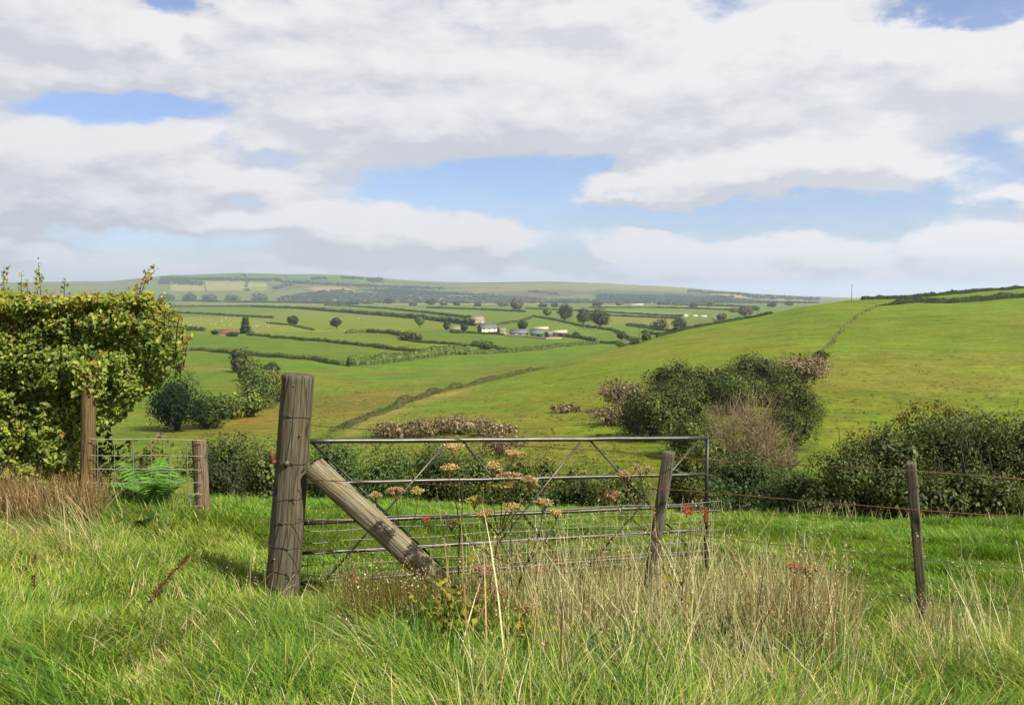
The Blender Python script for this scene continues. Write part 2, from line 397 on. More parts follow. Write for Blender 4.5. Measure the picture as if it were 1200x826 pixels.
    br = N(nt, 'ShaderNodeMapRange'); L(nt, sh, br.inputs[0]); br.inputs[1].default_value = -.18; br.inputs[2].default_value = .22
    big = N(nt, 'ShaderNodeTexNoise'); big.inputs['Scale'].default_value = 3.2; big.inputs['Detail'].default_value = 6; L(nt, ae, big.inputs['Vector'])
    b2 = N(nt, 'ShaderNodeMapRange'); L(nt, big.outputs[0], b2.inputs[0]); b2.inputs[1].default_value = .3; b2.inputs[2].default_value = .7
    rt = N(nt, 'ShaderNodeMapRange'); L(nt, az, rt.inputs[0]); rt.inputs[1].default_value = -.5; rt.inputs[2].default_value = .3
    lo = N(nt, 'ShaderNodeMapRange'); L(nt, el, lo.inputs[0]); lo.inputs[1].default_value = .0; lo.inputs[2].default_value = .30
    bb = M('ADD', M('ADD', M('MULTIPLY', br.outputs[0], .50), M('MULTIPLY', b2.outputs[0], .22)), M('ADD', M('MULTIPLY', rt.outputs[0], .16), M('MULTIPLY', lo.outputs[0], .14)))
    cr = N(nt, 'ShaderNodeValToRGB'); L(nt, bb, cr.inputs[0])
    e = cr.color_ramp.elements
    kx = 10 / 2 ** EXPO
    def CC(r, g, b): return (*(lin(r, g, b) * kx), 1)
    e[0].position = .18; e[0].color = CC(199, 203, 213); e[1].position = .82; e[1].color = CC(240, 240, 242)
    x = e.new(.5); x.color = CC(224, 226, 231)
    # blue: Nishita, paler towards the horizon from the moisture in the air
    hz = N(nt, 'ShaderNodeMapRange', interpolation_type='SMOOTHSTEP'); L(nt, el, hz.inputs[0]); hz.inputs[1].default_value = .06; hz.inputs[2].default_value = -.02; hz.inputs[3].default_value = 0; hz.inputs[4].default_value = .8
    skm = N(nt, 'ShaderNodeMix', data_type='RGBA', blend_type='MULTIPLY'); skm.inputs[0].default_value = 1; L(nt, st.outputs[0], skm.inputs[6]); skm.inputs[7].default_value = (.585, .625, .79, 1)
    mx = N(nt, 'ShaderNodeMix', data_type='RGBA'); L(nt, al.outputs[0], mx.inputs[0]); L(nt, skm.outputs[2], mx.inputs[6]); L(nt, cr.outputs[0], mx.inputs[7])
    mh = N(nt, 'ShaderNodeMix', data_type='RGBA'); L(nt, hz.outputs[0], mh.inputs[0]); L(nt, mx.outputs[2], mh.inputs[6]); mh.inputs[7].default_value = CC(196, 204, 220)
    L(nt, mh.outputs[2], bg.inputs[0])
    w.cycles.sampling_method = 'MANUAL'; w.cycles.sample_map_resolution = 512
build_sky()

def build_haze():
    m, nt, out = newmat('air')
    v = N(nt, 'ShaderNodeVolumePrincipled'); v.inputs['Color'].default_value = (.74, .86, 1, 1); v.inputs['Density'].default_value = HAZE; v.inputs['Anisotropy'].default_value = .3
    L(nt, v.outputs[0], out.inputs['Volume'])
    V, f = boxv(np.array([0, 0, (ZLO + ZHI) / 2]), 60000, 60000, ZHI - ZLO)
    o = link('haze', V, f, m); tag(o, kind='stuff')
HAZE = 8e-5

# ------------------------------------------------------------------ ground sheet
def poly_mask(px, py, poly, wob=0):
    x = px; y = py; inside = np.zeros(len(px), bool); n = len(poly)
    for i in range(n):
        x1, y1 = poly[i]; x2, y2 = poly[(i + 1) % n]
        c = ((y1 > y) != (y2 > y)) & (x < (x2 - x1) * (y - y1) / (y2 - y1 + 1e-9) + x1)
        inside ^= c
    return inside
def line_dist(px, py, pl):
    d = np.full(len(px), 1e9)
    for (x1, y1), (x2, y2) in zip(pl[:-1], pl[1:]):
        dx, dy = x2 - x1, y2 - y1; t = np.clip(((px - x1) * dx + (py - y1) * dy) / (dx * dx + dy * dy), 0, 1)
        d = np.minimum(d, np.hypot(px - x1 - t * dx, (py - y1 - t * dy)))
    return d
FIELDS = [  # outline in the picture, colour, depth range
 ([(-200, 413), (270, 413), (283, 430), (262, 464), (-200, 470)], (132, 164, 66), 250, 700),
 ([(-200, 388), (292, 394), (335, 398), (401, 404), (460, 411), (470, 419), (405, 427), (367, 421), (308, 417), (225, 410), (-200, 408)], (132, 165, 64), 350, 900),
 ([(285, 416), (400, 428), (600, 413), (700, 403), (760, 403), (640, 430), (500, 466), (400, 462), (330, 450), (285, 430)], (138, 172, 70), 220, 800),
 ([(292, 391), (404, 390), (490, 399), (560, 406), (600, 411), (500, 412), (460, 410), (401, 403), (335, 397)], (150, 176, 72), 400, 1200),
 ([(-200, 371), (280, 372), (370, 386), (404, 389), (292, 390), (241, 387), (-200, 387)], (170, 184, 92), 500, 1800),
 ([(200, 367), (281, 371), (320, 372), (350, 363), (200, 361)], (140, 168, 70), 900, 2400),
 ([(280, 371), (350, 362), (447, 371), (500, 376), (560, 384), (492, 397), (457, 389), (409, 389), (367, 386), (340, 381)], (158, 176, 74), 500, 2200),
 ([(480, 368), (547, 374), (560, 379), (557, 382), (480, 374)], (166, 182, 80), 700, 2400),
 ([(407, 359), (500, 367), (560, 372), (560, 366), (500, 362), (430, 357)], (158, 178, 84), 1200, 3000),
 ([(480, 386), (530, 388), (600, 396), (664, 396), (699, 400), (640, 408), (600, 411), (560, 404), (515, 401), (480, 398)], (130, 165, 62), 450, 1100),
 ([(590, 384), (624, 371), (677, 382), (720, 388), (795, 394), (750, 402), (700, 399), (660, 393), (640, 384)], (138, 172, 68), 450, 1700),
 ([(704, 369), (800, 374), (795, 386), (760, 382), (736, 380), (706, 380)], (172, 174, 88), 700, 2200),
 ([(616, 363), (700, 366), (700, 361), (616, 360)], (150, 178, 82), 1400, 3600),
 ([(690, 367), (810, 372), (810, 366), (690, 362)], (160, 184, 96), 1400, 3600),
 ([(700, 361), (860, 364), (860, 360), (700, 357)], (176, 186, 112), 1800, 4400),
 ([(780, 376), (900, 368), (900, 363), (800, 372)], (140, 172, 72), 900, 2600),
 ([(230, 353), (420, 357), (360, 360), (185, 359)], (162, 180, 96), 1800, 4200),
 ([(440, 352), (640, 352), (640, 357), (440, 357)], (190, 188, 130), 2500, 4700),
 # the moor
 ([(190, 322), (330, 320), (380, 321), (380, 326), (190, 327)], (128, 156, 84), 4600, 9000),
 ([(200, 330), (286, 330), (288, 340), (200, 341)], (206, 200, 140), 4600, 9000),
 ([(290, 331), (312, 332), (314, 340), (290, 340)], (196, 200, 126), 4600, 9000),
 ([(360, 336), (400, 335), (430, 344), (370, 341)], (214, 196, 140), 4600, 9000),
 ([(332, 321), (440, 325), (440, 331), (345, 330)], (126, 166, 84), 4600, 9000),
 ([(430, 337), (465, 340), (450, 345), (432, 342)], (186, 196, 112), 4600, 9000),
 ([(540, 335), (720, 330), (790, 338), (620, 342), (545, 343)], (170, 168, 104), 4600, 9000),
 ([(560, 343), (660, 339), (700, 344), (610, 350), (560, 349)], (140, 128, 100), 4600, 9000),
 ([(640, 330), (700, 331), (860, 342), (850, 345), (740, 338)], (178, 172, 104), 4600, 9000),
 ([(690, 341), (860, 345), (880, 353), (700, 352)], (92, 130, 92), 4600, 9000),
 ([(816, 342), (870, 344), (888, 347), (880, 350), (850, 348)], (236, 196, 140), 4600, 9000),
 ([(905, 350), (950, 352), (960, 356), (915, 354)], (236, 200, 146), 4600, 9000),
]
BLOBS = [  # px, py, rx, ry, colour, strength, depth range
 (400, 476, 70, 13, (164, 146, 78), .9, 90, 400), (480, 462, 80, 8, (168, 152, 84), .8, 90, 400), (270, 500, 80, 16, (168, 150, 72), .8, 60, 300), (300, 488, 50, 8, (176, 140, 84), .5, 60, 300),
 (340, 452, 90, 8, (165, 165, 80), .5, 150, 500), (240, 432, 60, 3, (176, 160, 100), .6, 200, 500), (430, 500, 40, 8, (170, 168, 92), .5, 60, 300),
 (640, 520, 110, 40, (160, 164, 64), .5, 60, 220), (600, 500, 60, 14, (164, 152, 72), .5, 60, 220), (690, 470, 90, 18, (166, 162, 60), .6, 60, 300), (660, 570, 140, 30, (140, 140, 48), .7, 50, 140),
 (820, 412, 120, 14, (164, 174, 60), .6, 100, 420), (760, 440, 90, 14, (150, 172, 52), .6, 100, 420), (880, 400, 100, 20, (166, 176, 62), .5, 100, 420),
 (950, 520, 16, 110, (134, 158, 52), .7, 60, 220), (985, 570, 50, 40, (136, 158, 54), .7, 50, 160), (1090, 440, 170, 26, (166, 164, 76), .55, 80, 320), (1050, 475, 110, 24, (166, 156, 66), .55, 80, 320), (1000, 500, 26, 60, (166, 160, 70), .5, 60, 260),
 (1120, 385, 180, 14, (136, 156, 50), .6, 120, 450), (1010, 440, 30, 50, (150, 168, 56), .5, 100, 400), (980, 372, 40, 10, (134, 160, 52), .7, 200, 460), (1080, 352, 140, 4, (136, 160, 58), .7, 380, 640),
]
def ground_colour(x, y, z):
    n = len(x); px, py = proj(x, y, z); d = y
    r = np.hypot(x, y)
    c = np.zeros((n, 3)) + pc(142, 168, 70)
    hill = (d > 55) & (d < 640) & (px > 460)
    hw = (sstep(500, 720, px + (fbm(x * .02, y * .02, 91, 3) - .5) * 160) * hill)[:, None]; c = c * (1 - hw) + pc(148, 177, 58) * hw
    far = d > 4300
    c[far] = pc(150, 160, 98)
    wob = (fbm(x * .02, y * .02, 31, 3) - .5)
    wpx = px + wob * 6; wpy = py + (fbm(x * .03, y * .03, 37, 3) - .5) * 1.5
    for poly, col, d0, d1 in FIELDS:
        m = (d > d0) & (d < d1)
        idx = np.nonzero(m)[0]
        k = idx[poly_mask(wpx[idx], wpy[idx], poly)]
        c[k] = pc(*col)
    for bx, by, rx, ry, col, s, d0, d1 in BLOBS:
        m = np.nonzero((d > d0) & (d < d1) & (np.abs(px - bx) < rx * 2.2) & (np.abs(py - by) < ry * 2.2))[0]
        e = np.exp(-(((px[m] - bx) / rx) ** 2 + ((py[m] - by) / ry) ** 2)) * 1.35
        nn = fbm(x[m] * .10, y[m] * .10, 51, 4)
        w = np.clip(e + (nn - .5) * 1.6, 0, 1) * s * sstep(0.05, .4, e)
        c[m] = c[m] * (1 - w[:, None]) + pc(*col) * w[:, None]
    # ditch line at the foot of the hill and the pale track beside it
    m = np.nonzero((d > 80) & (d < 420) & (px > 360) & (px < 680))[0]
    for pl, wdt, col, s in (([(408, 512), (450, 490), (500, 470), (560, 450)], 7, (196, 186, 116), .8), ([(385, 508), (430, 489), (500, 463), (560, 449), (640, 430)], 3.2, (96, 112, 48), .9)):
        jj = (fbm(x[m] * .16, y[m] * .16, 93, 4) - .5); dd = line_dist(px[m], py[m] + wob[m] * 6 + jj * 5, pl); w = (1 - sstep(wdt * .2, wdt * 1.3, dd)) * s * np.clip(.75 + jj * 2.2, 0, 1)
        c[m] = c[m] * (1 - w[:, None]) + pc(*col) * w[:, None]
    # broad natural mottling
    n1 = fbm(x * .035, y * .035, 3, 4) - .5; n2 = fbm(x * .35, y * .35, 4, 3) - .5
    c = c * (1 + n1[:, None] * np.array([.28, .16, .2]) + n2[:, None] * .25)
    n3 = fbm(x * .014 + 7, y * .05, 61, 5); n4 = fbm(x * .05, y * .16, 63, 4)
    vw = np.clip((n3 - .47) * 3.2 + (n4 - .5) * 1.6, 0, .55) * sstep(60, 90, d) * (1 - sstep(900, 1800, d)); vw = vw * np.where(d < 330, 1.0, .6)
    c = c * (1 - vw[:, None]) + pc(168, 162, 82) * vw[:, None]
    vd = np.clip((.42 - n4) * 2.6, 0, .4) * sstep(60, 90, d) * (1 - sstep(600, 1200, d)); c = c * (1 - vd[:, None]) + pc(104, 134, 46) * vd[:, None]
    nm = np.nonzero((r < 24))[0]
    g = fbm(x[nm] * .9, y[nm] * .9, 77, 4)
    cc = pc(96, 118, 44)[None] * (1 - g[:, None]) + pc(124, 142, 58)[None] * g[:, None]
    w = 1 - sstep(17, 24, r[nm])
    c[nm] = c[nm] * (1 - w[:, None]) + cc * w[:, None]
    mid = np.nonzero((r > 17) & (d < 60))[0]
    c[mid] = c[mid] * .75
    return np.clip(c * [1, 1, .76], 0.004, .8)

def build_ground():
    qa = np.concatenate([np.linspace(-1130, -150, 40)[:-1], np.arange(-150, 1350.1, 2.5), np.linspace(1350, 2330, 40)[1:]])
    ang = np.arctan((qa - CX) / F * CT)
    ang = ang[np.abs(ang) < math.pi / 3 - 1e-3]
    rest = np.linspace(math.pi / 3, 2 * math.pi - math.pi / 3, 50)
    ang = np.concatenate([ang, rest])
    ds = np.concatenate([np.geomspace(1, 20, 170)[:-1], np.geomspace(20, 60, 36)[:-1], np.geomspace(60, 460, 300)[:-1], np.geomspace(460, 4500, 340)[:-1], np.geomspace(4500, 7000, 90)[:-1], np.geomspace(7000, 14000, 10)])
    A, D = np.meshgrid(ang, ds)
    ca = np.cos(A); inside = ca > .5 - 1e-9
    r = np.where(inside, D / np.maximum(ca, .5), D / .5)
    x = (r * np.sin(A)).ravel(); y = (r * np.cos(A)).ravel(); z = height(x, y)
    # far edges: only the front has real relief, keep the rest gentle
    c = ground_colour(x, np.where(y > 0, y, np.abs(y) + .01), z)
    na, nd = len(ang), len(ds)
    i, j = np.meshgrid(np.arange(nd - 1), np.arange(na), indexing='ij'); j2 = (j + 1) % na
    f = np.stack([i * na + j, i * na + j2, (i + 1) * na + j2, (i + 1) * na + j], -1).reshape(-1, 4)[:, ::-1]
    V = np.vstack([np.stack([x, y, z], 1), [[0, 0, z[:na].mean()]]])
    k = np.arange(na); tri = np.stack([np.full(na, len(V) - 1), (k + 1) % na, k], 1)
    m, nt, out = newmat('pasture')
    at = N(nt, 'ShaderNodeAttribute', attribute_name='col'); tc = N(nt, 'ShaderNodeTexCoord')
    pb = N(nt, 'ShaderNodeBsdfPrincipled'); pb.inputs['Roughness'].default_value = .9; pb.inputs['Specular IOR Level'].default_value = .05
    src = at.outputs['Color']; hs = None
    for sc, lo, hi, det in ((.9, .68, 1.34, 6), (6.0, .62, 1.38, 3), (.09, .86, 1.14, 5)):
        nz = N(nt, 'ShaderNodeTexNoise'); nz.inputs['Scale'].default_value = sc; nz.inputs['Detail'].default_value = det; nz.inputs['Roughness'].default_value = .6
        L(nt, tc.outputs['Object'], nz.inputs['Vector'])
        mr = N(nt, 'ShaderNodeMapRange'); mr.inputs[1].default_value = .28; mr.inputs[2].default_value = .72; mr.inputs[3].default_value = lo; mr.inputs[4].default_value = hi; L(nt, nz.outputs[0], mr.inputs[0])
        vm = N(nt, 'ShaderNodeVectorMath', operation='SCALE'); L(nt, src, vm.inputs[0]); L(nt, mr.outputs[0], vm.inputs['Scale']); src = vm.outputs[0]
        if hs is None: hs = nz.outputs[0]
    # tracks and terracettes along the slope
    mp = N(nt, 'ShaderNodeMapping'); mp.inputs['Scale'].default_value = (.10, .55, .55); L(nt, tc.outputs['Object'], mp.inputs[0])
    nz = N(nt, 'ShaderNodeTexNoise'); nz.inputs['Scale'].default_value = 1; nz.inputs['Detail'].default_value = 7; nz.inputs['Roughness'].default_value = .66; L(nt, mp.outputs[0], nz.inputs['Vector'])
    mr = N(nt, 'ShaderNodeMapRange'); mr.inputs[1].default_value = .3; mr.inputs[2].default_value = .7; mr.inputs[3].default_value = .74; mr.inputs[4].default_value = 1.24; L(nt, nz.outputs[0], mr.inputs[0])
    vm = N(nt, 'ShaderNodeVectorMath', operation='SCALE'); L(nt, src, vm.inputs[0]); L(nt, mr.outputs[0], vm.inputs['Scale']); src = vm.outputs[0]
    hu = N(nt, 'ShaderNodeTexNoise'); hu.inputs['Scale'].default_value = .35; hu.inputs['Detail'].default_value = 6; L(nt, tc.outputs['Object'], hu.inputs['Vector'])
    hm = N(nt, 'ShaderNodeMapRange'); hm.inputs[1].default_value = .45; hm.inputs[2].default_value = .75; hm.inputs[3].default_value = 0; hm.inputs[4].default_value = .4; L(nt, hu.outputs[0], hm.inputs[0])
    mx = N(nt, 'ShaderNodeMix', data_type='RGBA', blend_type='MULTIPLY'); L(nt, hm.outputs[0], mx.inputs[0]); L(nt, src, mx.inputs[6]); mx.inputs[7].default_value = (1.07, .98, .95, 1)
    L(nt, mx.outputs[2], pb.inputs['Base Color'])
    bp = N(nt, 'ShaderNodeBump'); bp.inputs['Strength'].default_value = .5; bp.inputs['Distance'].default_value = .25; L(nt, hs, bp.inputs['Height']); L(nt, bp.outputs[0], pb.inputs['Normal'])
    L(nt, pb.outputs[0], out.inputs[0])
    cc = np.vstack([c, c[:1]])
    o = link('ground', V, [f, tri], m, col=cc, smooth=True); tag(o, kind='structure')
    return float(V[:, 2].min()), float(V[:, 2].max())
ZLO, ZHI = build_ground()
ZLO -= 1.0; ZHI = max(ZHI, 12) + 25
build_haze()
# ------------------------------------------------------------------ foliage builders
DARK = [q * 2.7 for q in [pc(58, 74, 40), pc(70, 88, 46), pc(48, 62, 36), pc(84, 98, 52)]]
MID = [q * 2.7 for q in [pc(84, 106, 50), pc(98, 120, 56), pc(70, 92, 44), pc(112, 130, 62)]]
OLIVE = [q * 2.7 for q in [pc(104, 112, 56), pc(120, 124, 62), pc(88, 98, 48), pc(132, 130, 72)]]
BROWN = [q * 2.7 for q in [pc(112, 98, 66), pc(128, 112, 78), pc(96, 86, 56), pc(104, 104, 60)]]
PINKISH = [q * 2.0 for q in [pc(168, 146, 122), pc(150, 126, 104), pc(184, 164, 138), pc(122, 104, 82), pc(104, 106, 62)]]
HEDGE = [q * 2.7 for q in [pc(72, 88, 46), pc(86, 100, 52), pc(62, 76, 42), pc(98, 108, 56)]]
FOREST = [q * 2.7 for q in [pc(52, 66, 44), pc(62, 76, 50), pc(46, 58, 42)]]
def crown_points(c, rx, ry, rz, n, nl, lobe=.45, flat=.0, inner=.35, base=None):
    """points and normals spread through a clumpy crown"""
    k = nl
    ld = rnd_dir(k); rad = R.random(k) ** .45 * .82
    lc = ld * rad[:, None] * np.array([rx, ry, rz])
    lr = lobe * (.55 + .8 * R.random(k)) * min(rx, ry, rz) * 1.0 + .08 * max(rx, rz)
    i = R.choice(k, n, p=lr ** 2 / np.sum(lr ** 2))
    dr = rnd_dir(n); t = 1 - R.random(n) ** 1.6 * inner
    t = t * (1 + .25 * (R.random(n) ** 3))
    p = lc[i] + dr * (lr[i] * t)[:, None] * np.array([1, 1, .9])
    nr = dr * .8 + p / np.array([rx, ry, rz]) * .4 + R.normal(size=(n, 3)) * .35
    p = p + c
    if base is not None:
        lowz = p[:, 2] < base; p[lowz, 2] = base + R.random(lowz.sum()) * rz * .3
    lobetone = (R.random(k) - .5)
    return p, nr, lobetone[i]
def crown(g, c, rx, ry, rz, n, leaf, pal, nl=14, lobe=.45, base=None, asp=.7, tone=.45, wts=None, corek=.66, **kw):
    p, nr, lt = crown_points(np.asarray(c), rx, ry, rz, n, nl, lobe, base=base, **kw)
    cols = palette(n, pal, wts) * (1 + lt[:, None] * tone)
    V, f, cc = leafcards(p, nr, leaf * (.6 + .8 * R.random(n)), cols, asp)
    g.add(V, f, cc)
    if corek:
        m = int(n * .4); p, nr, lt = crown_points(np.asarray(c), rx * .78, ry * .78, rz * .8, m, nl, lobe * .9, inner=.7, base=base)
        V, f, cc = leafcards(p, nr, leaf * 2.0 * (.7 + .6 * R.random(m)), palette(m, pal) * .9, .85); g.add(V, f, cc)
def limbs(g, base, top_c, rx, rz, r0, n=6, col=None, h0=.35):
    col = pc(96, 84, 66) if col is None else col
    base = np.asarray(base, float); tc = np.asarray(top_c, float)
    fork = base + (tc - base) * h0 * 1.4
    addtube(g, [base - [0, 0, .3], base + (fork - base) * .5 + R.normal(size=3) * r0 * .3, fork], [r0 * 1.25, r0 * .9, r0 * .7], 7, col)
    for k in range(n):
        a = 2 * math.pi * k / n + R.random(); e = tc + np.array([math.cos(a) * rx * .6, math.sin(a) * rx * .6, (R.random() - .3) * rz * .9])
        s = base + (fork - base) * (.55 + .45 * R.random())
        m = (s + e) / 2 + np.array([0, 0, -.08 * rz]) + R.normal(size=3) * rx * .06
        addtube(g, [s, m, e], [r0 * .45, r0 * .28, r0 * .08], 5, col)
def tree(name, label, px, py, hpx, wpx, pal, cat='tree', group=None, n=1300, d=None, trunk=.22, nl=16, leafpx=1.7, dmin=60, lobe=.62, cone=False, ground=None):
    b = ground if ground is not None else hit(px, py, dmin)
    s = b[1] / F; h = hpx * s; w = wpx * s
    t = thing(name, label, cat, b, group)
    gc = G(); c0 = b + [0, 0, h * (trunk + (1 - trunk) * .5)]
    rz = h * (1 - trunk) * .5
    if cone:
        for k in range(6):
            q = k / 5; crown(gc, b + [0, 0, h * (trunk * .5 + q * .82)], w * .5 * (1.05 - q * .72), w * .5 * (1.05 - q * .72), h * .15, n // 6, leafpx * s, pal, 6, .6)
    else:
        crown(gc, c0, w * .46, w * .46, rz * .95, n, leafpx * s, pal, nl, lobe); crown(gc, c0 - [0, 0, rz * .35], w * .44, w * .44, rz * .55, n // 3, leafpx * s, pal, 8, .6)
    gt = G(); limbs(gt, b, c0, w * .5, rz, max(.05 * h, .8 * s * .5), 5, h0=trunk)
    gt.obj('trunk', M_BARK, t); gc.obj('crown', M_FARLEAF, t)
    return t
def bush(name, label, px, py, wpx, hpx, pal, cat='bush', group=None, n=1500, leafpx=2.4, nl=18, dmin=20, ground=None, lobe=.5, mat=None, deep=1.0, wts=None, asp=.7, tone=.45, stems=True):
    b = ground if ground is not None else hit(px, py, dmin)
    s = b[1] / F; h = hpx * s; w = wpx * s
    t = thing(name, label, cat, b, group)
    gc = G(); crown(gc, b + [0, 0, h * .48], w * .5, w * .5 * deep, h * .54, n, leafpx * s, pal, nl, lobe, base=b[2] - .05 * h, wts=wts, asp=asp, tone=tone)
    gt = G()
    for k in range(4):
        a = 6.28 * k / 4 + R.random(); e = b + np.array([math.cos(a) * w * .25, math.sin(a) * w * .25 * deep, h * .6])
        addtube(gt, [b - [0, 0, .3], (b + e) / 2 + [0, 0, .05 * h], e], [h * .03, h * .02, h * .008], 5, pc(92, 80, 62))
    gt.obj('stem', M_BARK, t); gc.obj('foliage', mat or M_FARLEAF, t)
    return t
def path_world(pts, dmin, dmax, step):
    w = []
    for p in pts:
        w.append(hit(p[0], p[1], dmin, dmax) if len(p) == 2 else gnd(p[0], p[2], p[1]))
    w = np.array(w); seg = np.linalg.norm(np.diff(w[:, :2], axis=0), axis=1); s = np.concatenate([[0], np.cumsum(seg)])
    n = max(6, int(s[-1] / step)); t = np.linspace(0, s[-1], n)
    x = np.interp(t, s, w[:, 0]); y = np.interp(t, s, w[:, 1])
    wob = (fbm(t * .03, t * 0 + pts[0][0], 3, 2) - .5) * step * 2
    y = y + wob
    return np.stack([x, y, height(x, y)], 1)
NH = [0]
def hedge(label, pts, hpx=4, wm=2.2, pal=HEDGE, dmin=120, dmax=5000, name='hedge', group='hedgerows between the fields', gaps=0, hm=None, cards=True, cat='hedge', lump=.35):
    NH[0] += 1; sd = NH[0] * 17
    mid = pts[len(pts) // 2]; dm = (hit(mid[0], mid[1], dmin, dmax)[1] if len(mid) == 2 else mid[2])
    s = dm / F; h = hm or hpx * s; step = max(.5 * s * 2.2, .6)
    p = path_world(pts, dmin, dmax, step); n = len(p)
    tg = np.gradient(p[:, :2], axis=0); tg /= np.linalg.norm(tg, axis=1, keepdims=True) + 1e-9; nr = np.stack([-tg[:, 1], tg[:, 0]], 1)
    arc = np.arange(n) * step
    hh = h * (1 - lump * .5 + lump * 2 * (fbm(arc / (h * 2.5), arc * 0 + sd, sd, 3) - .35))
    if gaps: hh = hh * (.25 + .75 * sstep(gaps - .06, gaps + .06, vn(arc / (h * 7), arc * 0, sd + 3)))
    hh[0] *= .5; hh[-1] *= .5
    prof_ = np.array([(-.5, -.25), (-.55, .35), (-.42, .8), (-.12, 1.0), (.15, .98), (.42, .8), (.55, .35), (.5, -.25)]); m = len(prof_)
    a = np.arange(m)
    V = np.zeros((n, m, 3)); ww = wm * (.8 + .5 * vn(arc / (h * 1.6), arc * 0 + 9, sd + 1))
    jit = 1 + (R.random((n, m)) - .5) * .35
    V[:, :, 0] = p[:, 0:1] + nr[:, 0:1] * prof_[:, 0] * ww[:, None] * jit
    V[:, :, 1] = p[:, 1:2] + nr[:, 1:2] * prof_[:, 0] * ww[:, None] * jit
    V[:, :, 2] = p[:, 2:3] + prof_[:, 1] * hh[:, None] * (1 + (R.random((n, m)) - .5) * .22)
    i, j = np.meshgrid(np.arange(n - 1), np.arange(m - 1), indexing='ij')
    f = np.stack([i * m + j, (i + 1) * m + j, (i + 1) * m + j + 1, i * m + j + 1], -1).reshape(-1, 4)
    V = V.reshape(-1, 3); col = palette(n * m, pal) * (.75 + .5 * np.repeat(fbm(arc / (h * 3), arc * 0 + 5, sd + 2, 2), m)[:, None])
    g = G(); g.add(V, f, col)
    caps = np.array([list(range(m)), [(n - 1) * m + k for k in range(m)][::-1]])
    g.f.setdefault(m, []).append(caps)
    if cards:
        nc = min(int(n * 9), 9000); k = R.integers(0, n, nc); q = R.integers(1, m - 1, nc)
        pp = V.reshape(n, m, 3)[k, q] + R.normal(size=(nc, 3)) * [step * .5, step * .5, h * .08]
        nn = np.stack([nr[k, 0] * prof_[q, 0], nr[k, 1] * prof_[q, 0], prof_[q, 1] - .2], 1) + R.normal(size=(nc, 3)) * .5
        A, B, C_ = leafcards(pp, nn, np.maximum(1.3 * s, .22 * h) * (.6 + .8 * R.random(nc)), palette(nc, pal), .75)
        g.add(A, B, C_)
    o = g.obj(name, M_FARLEAF, None, p[n // 2])
    return tag(o, label, cat, group)

# ------------------------------------------------------------------ valley hedgerows (picture positions dropped onto the ground)
HG = [
 ('low hedge running along the top pasture below the dark tree belt', [(150, 354), (230, 353), (330, 355), (420, 357)], 2.2, 900),
 ('long dark hedge sloping right across the upper pastures towards the cottage', [(150, 360), (201, 360), (295, 360), (350, 362), (447, 370), (500, 375), (557, 382)], 2.6, 500),
 ('hedge on the brow that dips rightwards to end behind the cottage', [(380, 358), (407, 359), (450, 362), (500, 367), (547, 373), (560, 375)], 2.4, 500),
 ('faint hedge along the top edge of the pale sheep pasture', [(150, 366), (204, 367), (249, 369), (281, 371), (320, 373)], 2.0, 500),
 ('short low bank of hedge in the open pasture between two round trees', [(313, 379), (340, 381), (367, 387)], 1.6, 400),
 ('bushy hedge leading right from the lone post to the brown bush', [(405, 391), (430, 390), (457, 391), (492, 399)], 4.0, 400),
 ('short hedge at the left of the rust roofed barn', [(150, 386), (204, 387), (241, 388)], 4.5, 400),
 ('long straight hedge slanting down right from the conifer beside the rust roofed barn', [(290, 393), (335, 397), (401, 403), (460, 410), (500, 413), (545, 415)], 4.2, 300),
 ('thick tall hedge ending in a square left end above the rushy meadow', [(407, 429), (440, 427), (500, 419), (550, 415)], 9.5, 250),
 ('broad weedy hedge bank that carries on right towards the foot of the hill', [(545, 416), (600, 413), (640, 409), (701, 403)], 4.0, 250),
 ('dark hedge bordering the vivid green meadow next to the leafy gully', [(150, 411), (225, 411), (268, 414), (308, 418), (367, 422), (401, 428)], 4.5, 250),
 ('hedge below the farm meadow running into a round green bush', [(480, 400), (515, 403), (557, 406), (581, 408), (597, 412)], 3.2, 300),
 ('clipped hedge in front of the white farmhouse garden', [(527, 390), (560, 391), (590, 393)], 2.5, 400),
 ('straggly hedge climbing right from the farmhouse to the lone bush on the lane', [(584, 381), (608, 378), (622, 373)], 2.2, 400),
 ('long hedge under the big trees behind the farm sloping down right', [(624, 371), (677, 382), (720, 388), (795, 394)], 2.6, 400),
 ('dark hedge leading right from the cream roofed shed', [(664, 395), (682, 397), (699, 400)], 4.0, 350),
 ('dark hedge beside the small lone tree near the shoulder of the hill', [(704, 402), (725, 403), (749, 404)], 3.0, 350),
 ('short dark hedge in the yellowish field right of the tree clump', [(734, 381), (750, 382), (764, 384)], 2.2, 450),
 ('low hedge dropping behind the hill brow beneath the russet tree', [(753, 390), (773, 393), (793, 395)], 3.2, 450),
 ('hedge along the foot of the russet tree and the dark green tree', [(735, 382), (767, 386), (785, 388)], 2.2, 450),
 ('pencil thin hedge across the striped fields above the tree clump', [(616, 362), (700, 366), (800, 371)], 1.7, 900),
 ('pencil thin hedge beneath the long white barn roof', [(690, 361), (760, 361), (860, 364)], 1.7, 1400),
 ('broken hedge left of the cluster of white roofs', [(709, 370), (755, 372), (797, 374)], 2.0, 700),
 ('farthest hedge of the striped fields at the foot of the moor', [(770, 357), (820, 358), (870, 360)], 1.6, 1800),
 ('thin hedge across the distant strip fields right of the lone dark barn', [(500, 361), (560, 363), (616, 366)], 1.8, 900),
]
for lb, pts, hp, dm in HG:
    hedge(lb, pts, hp, dmin=dm, wm=max(2.0, hp * .5))
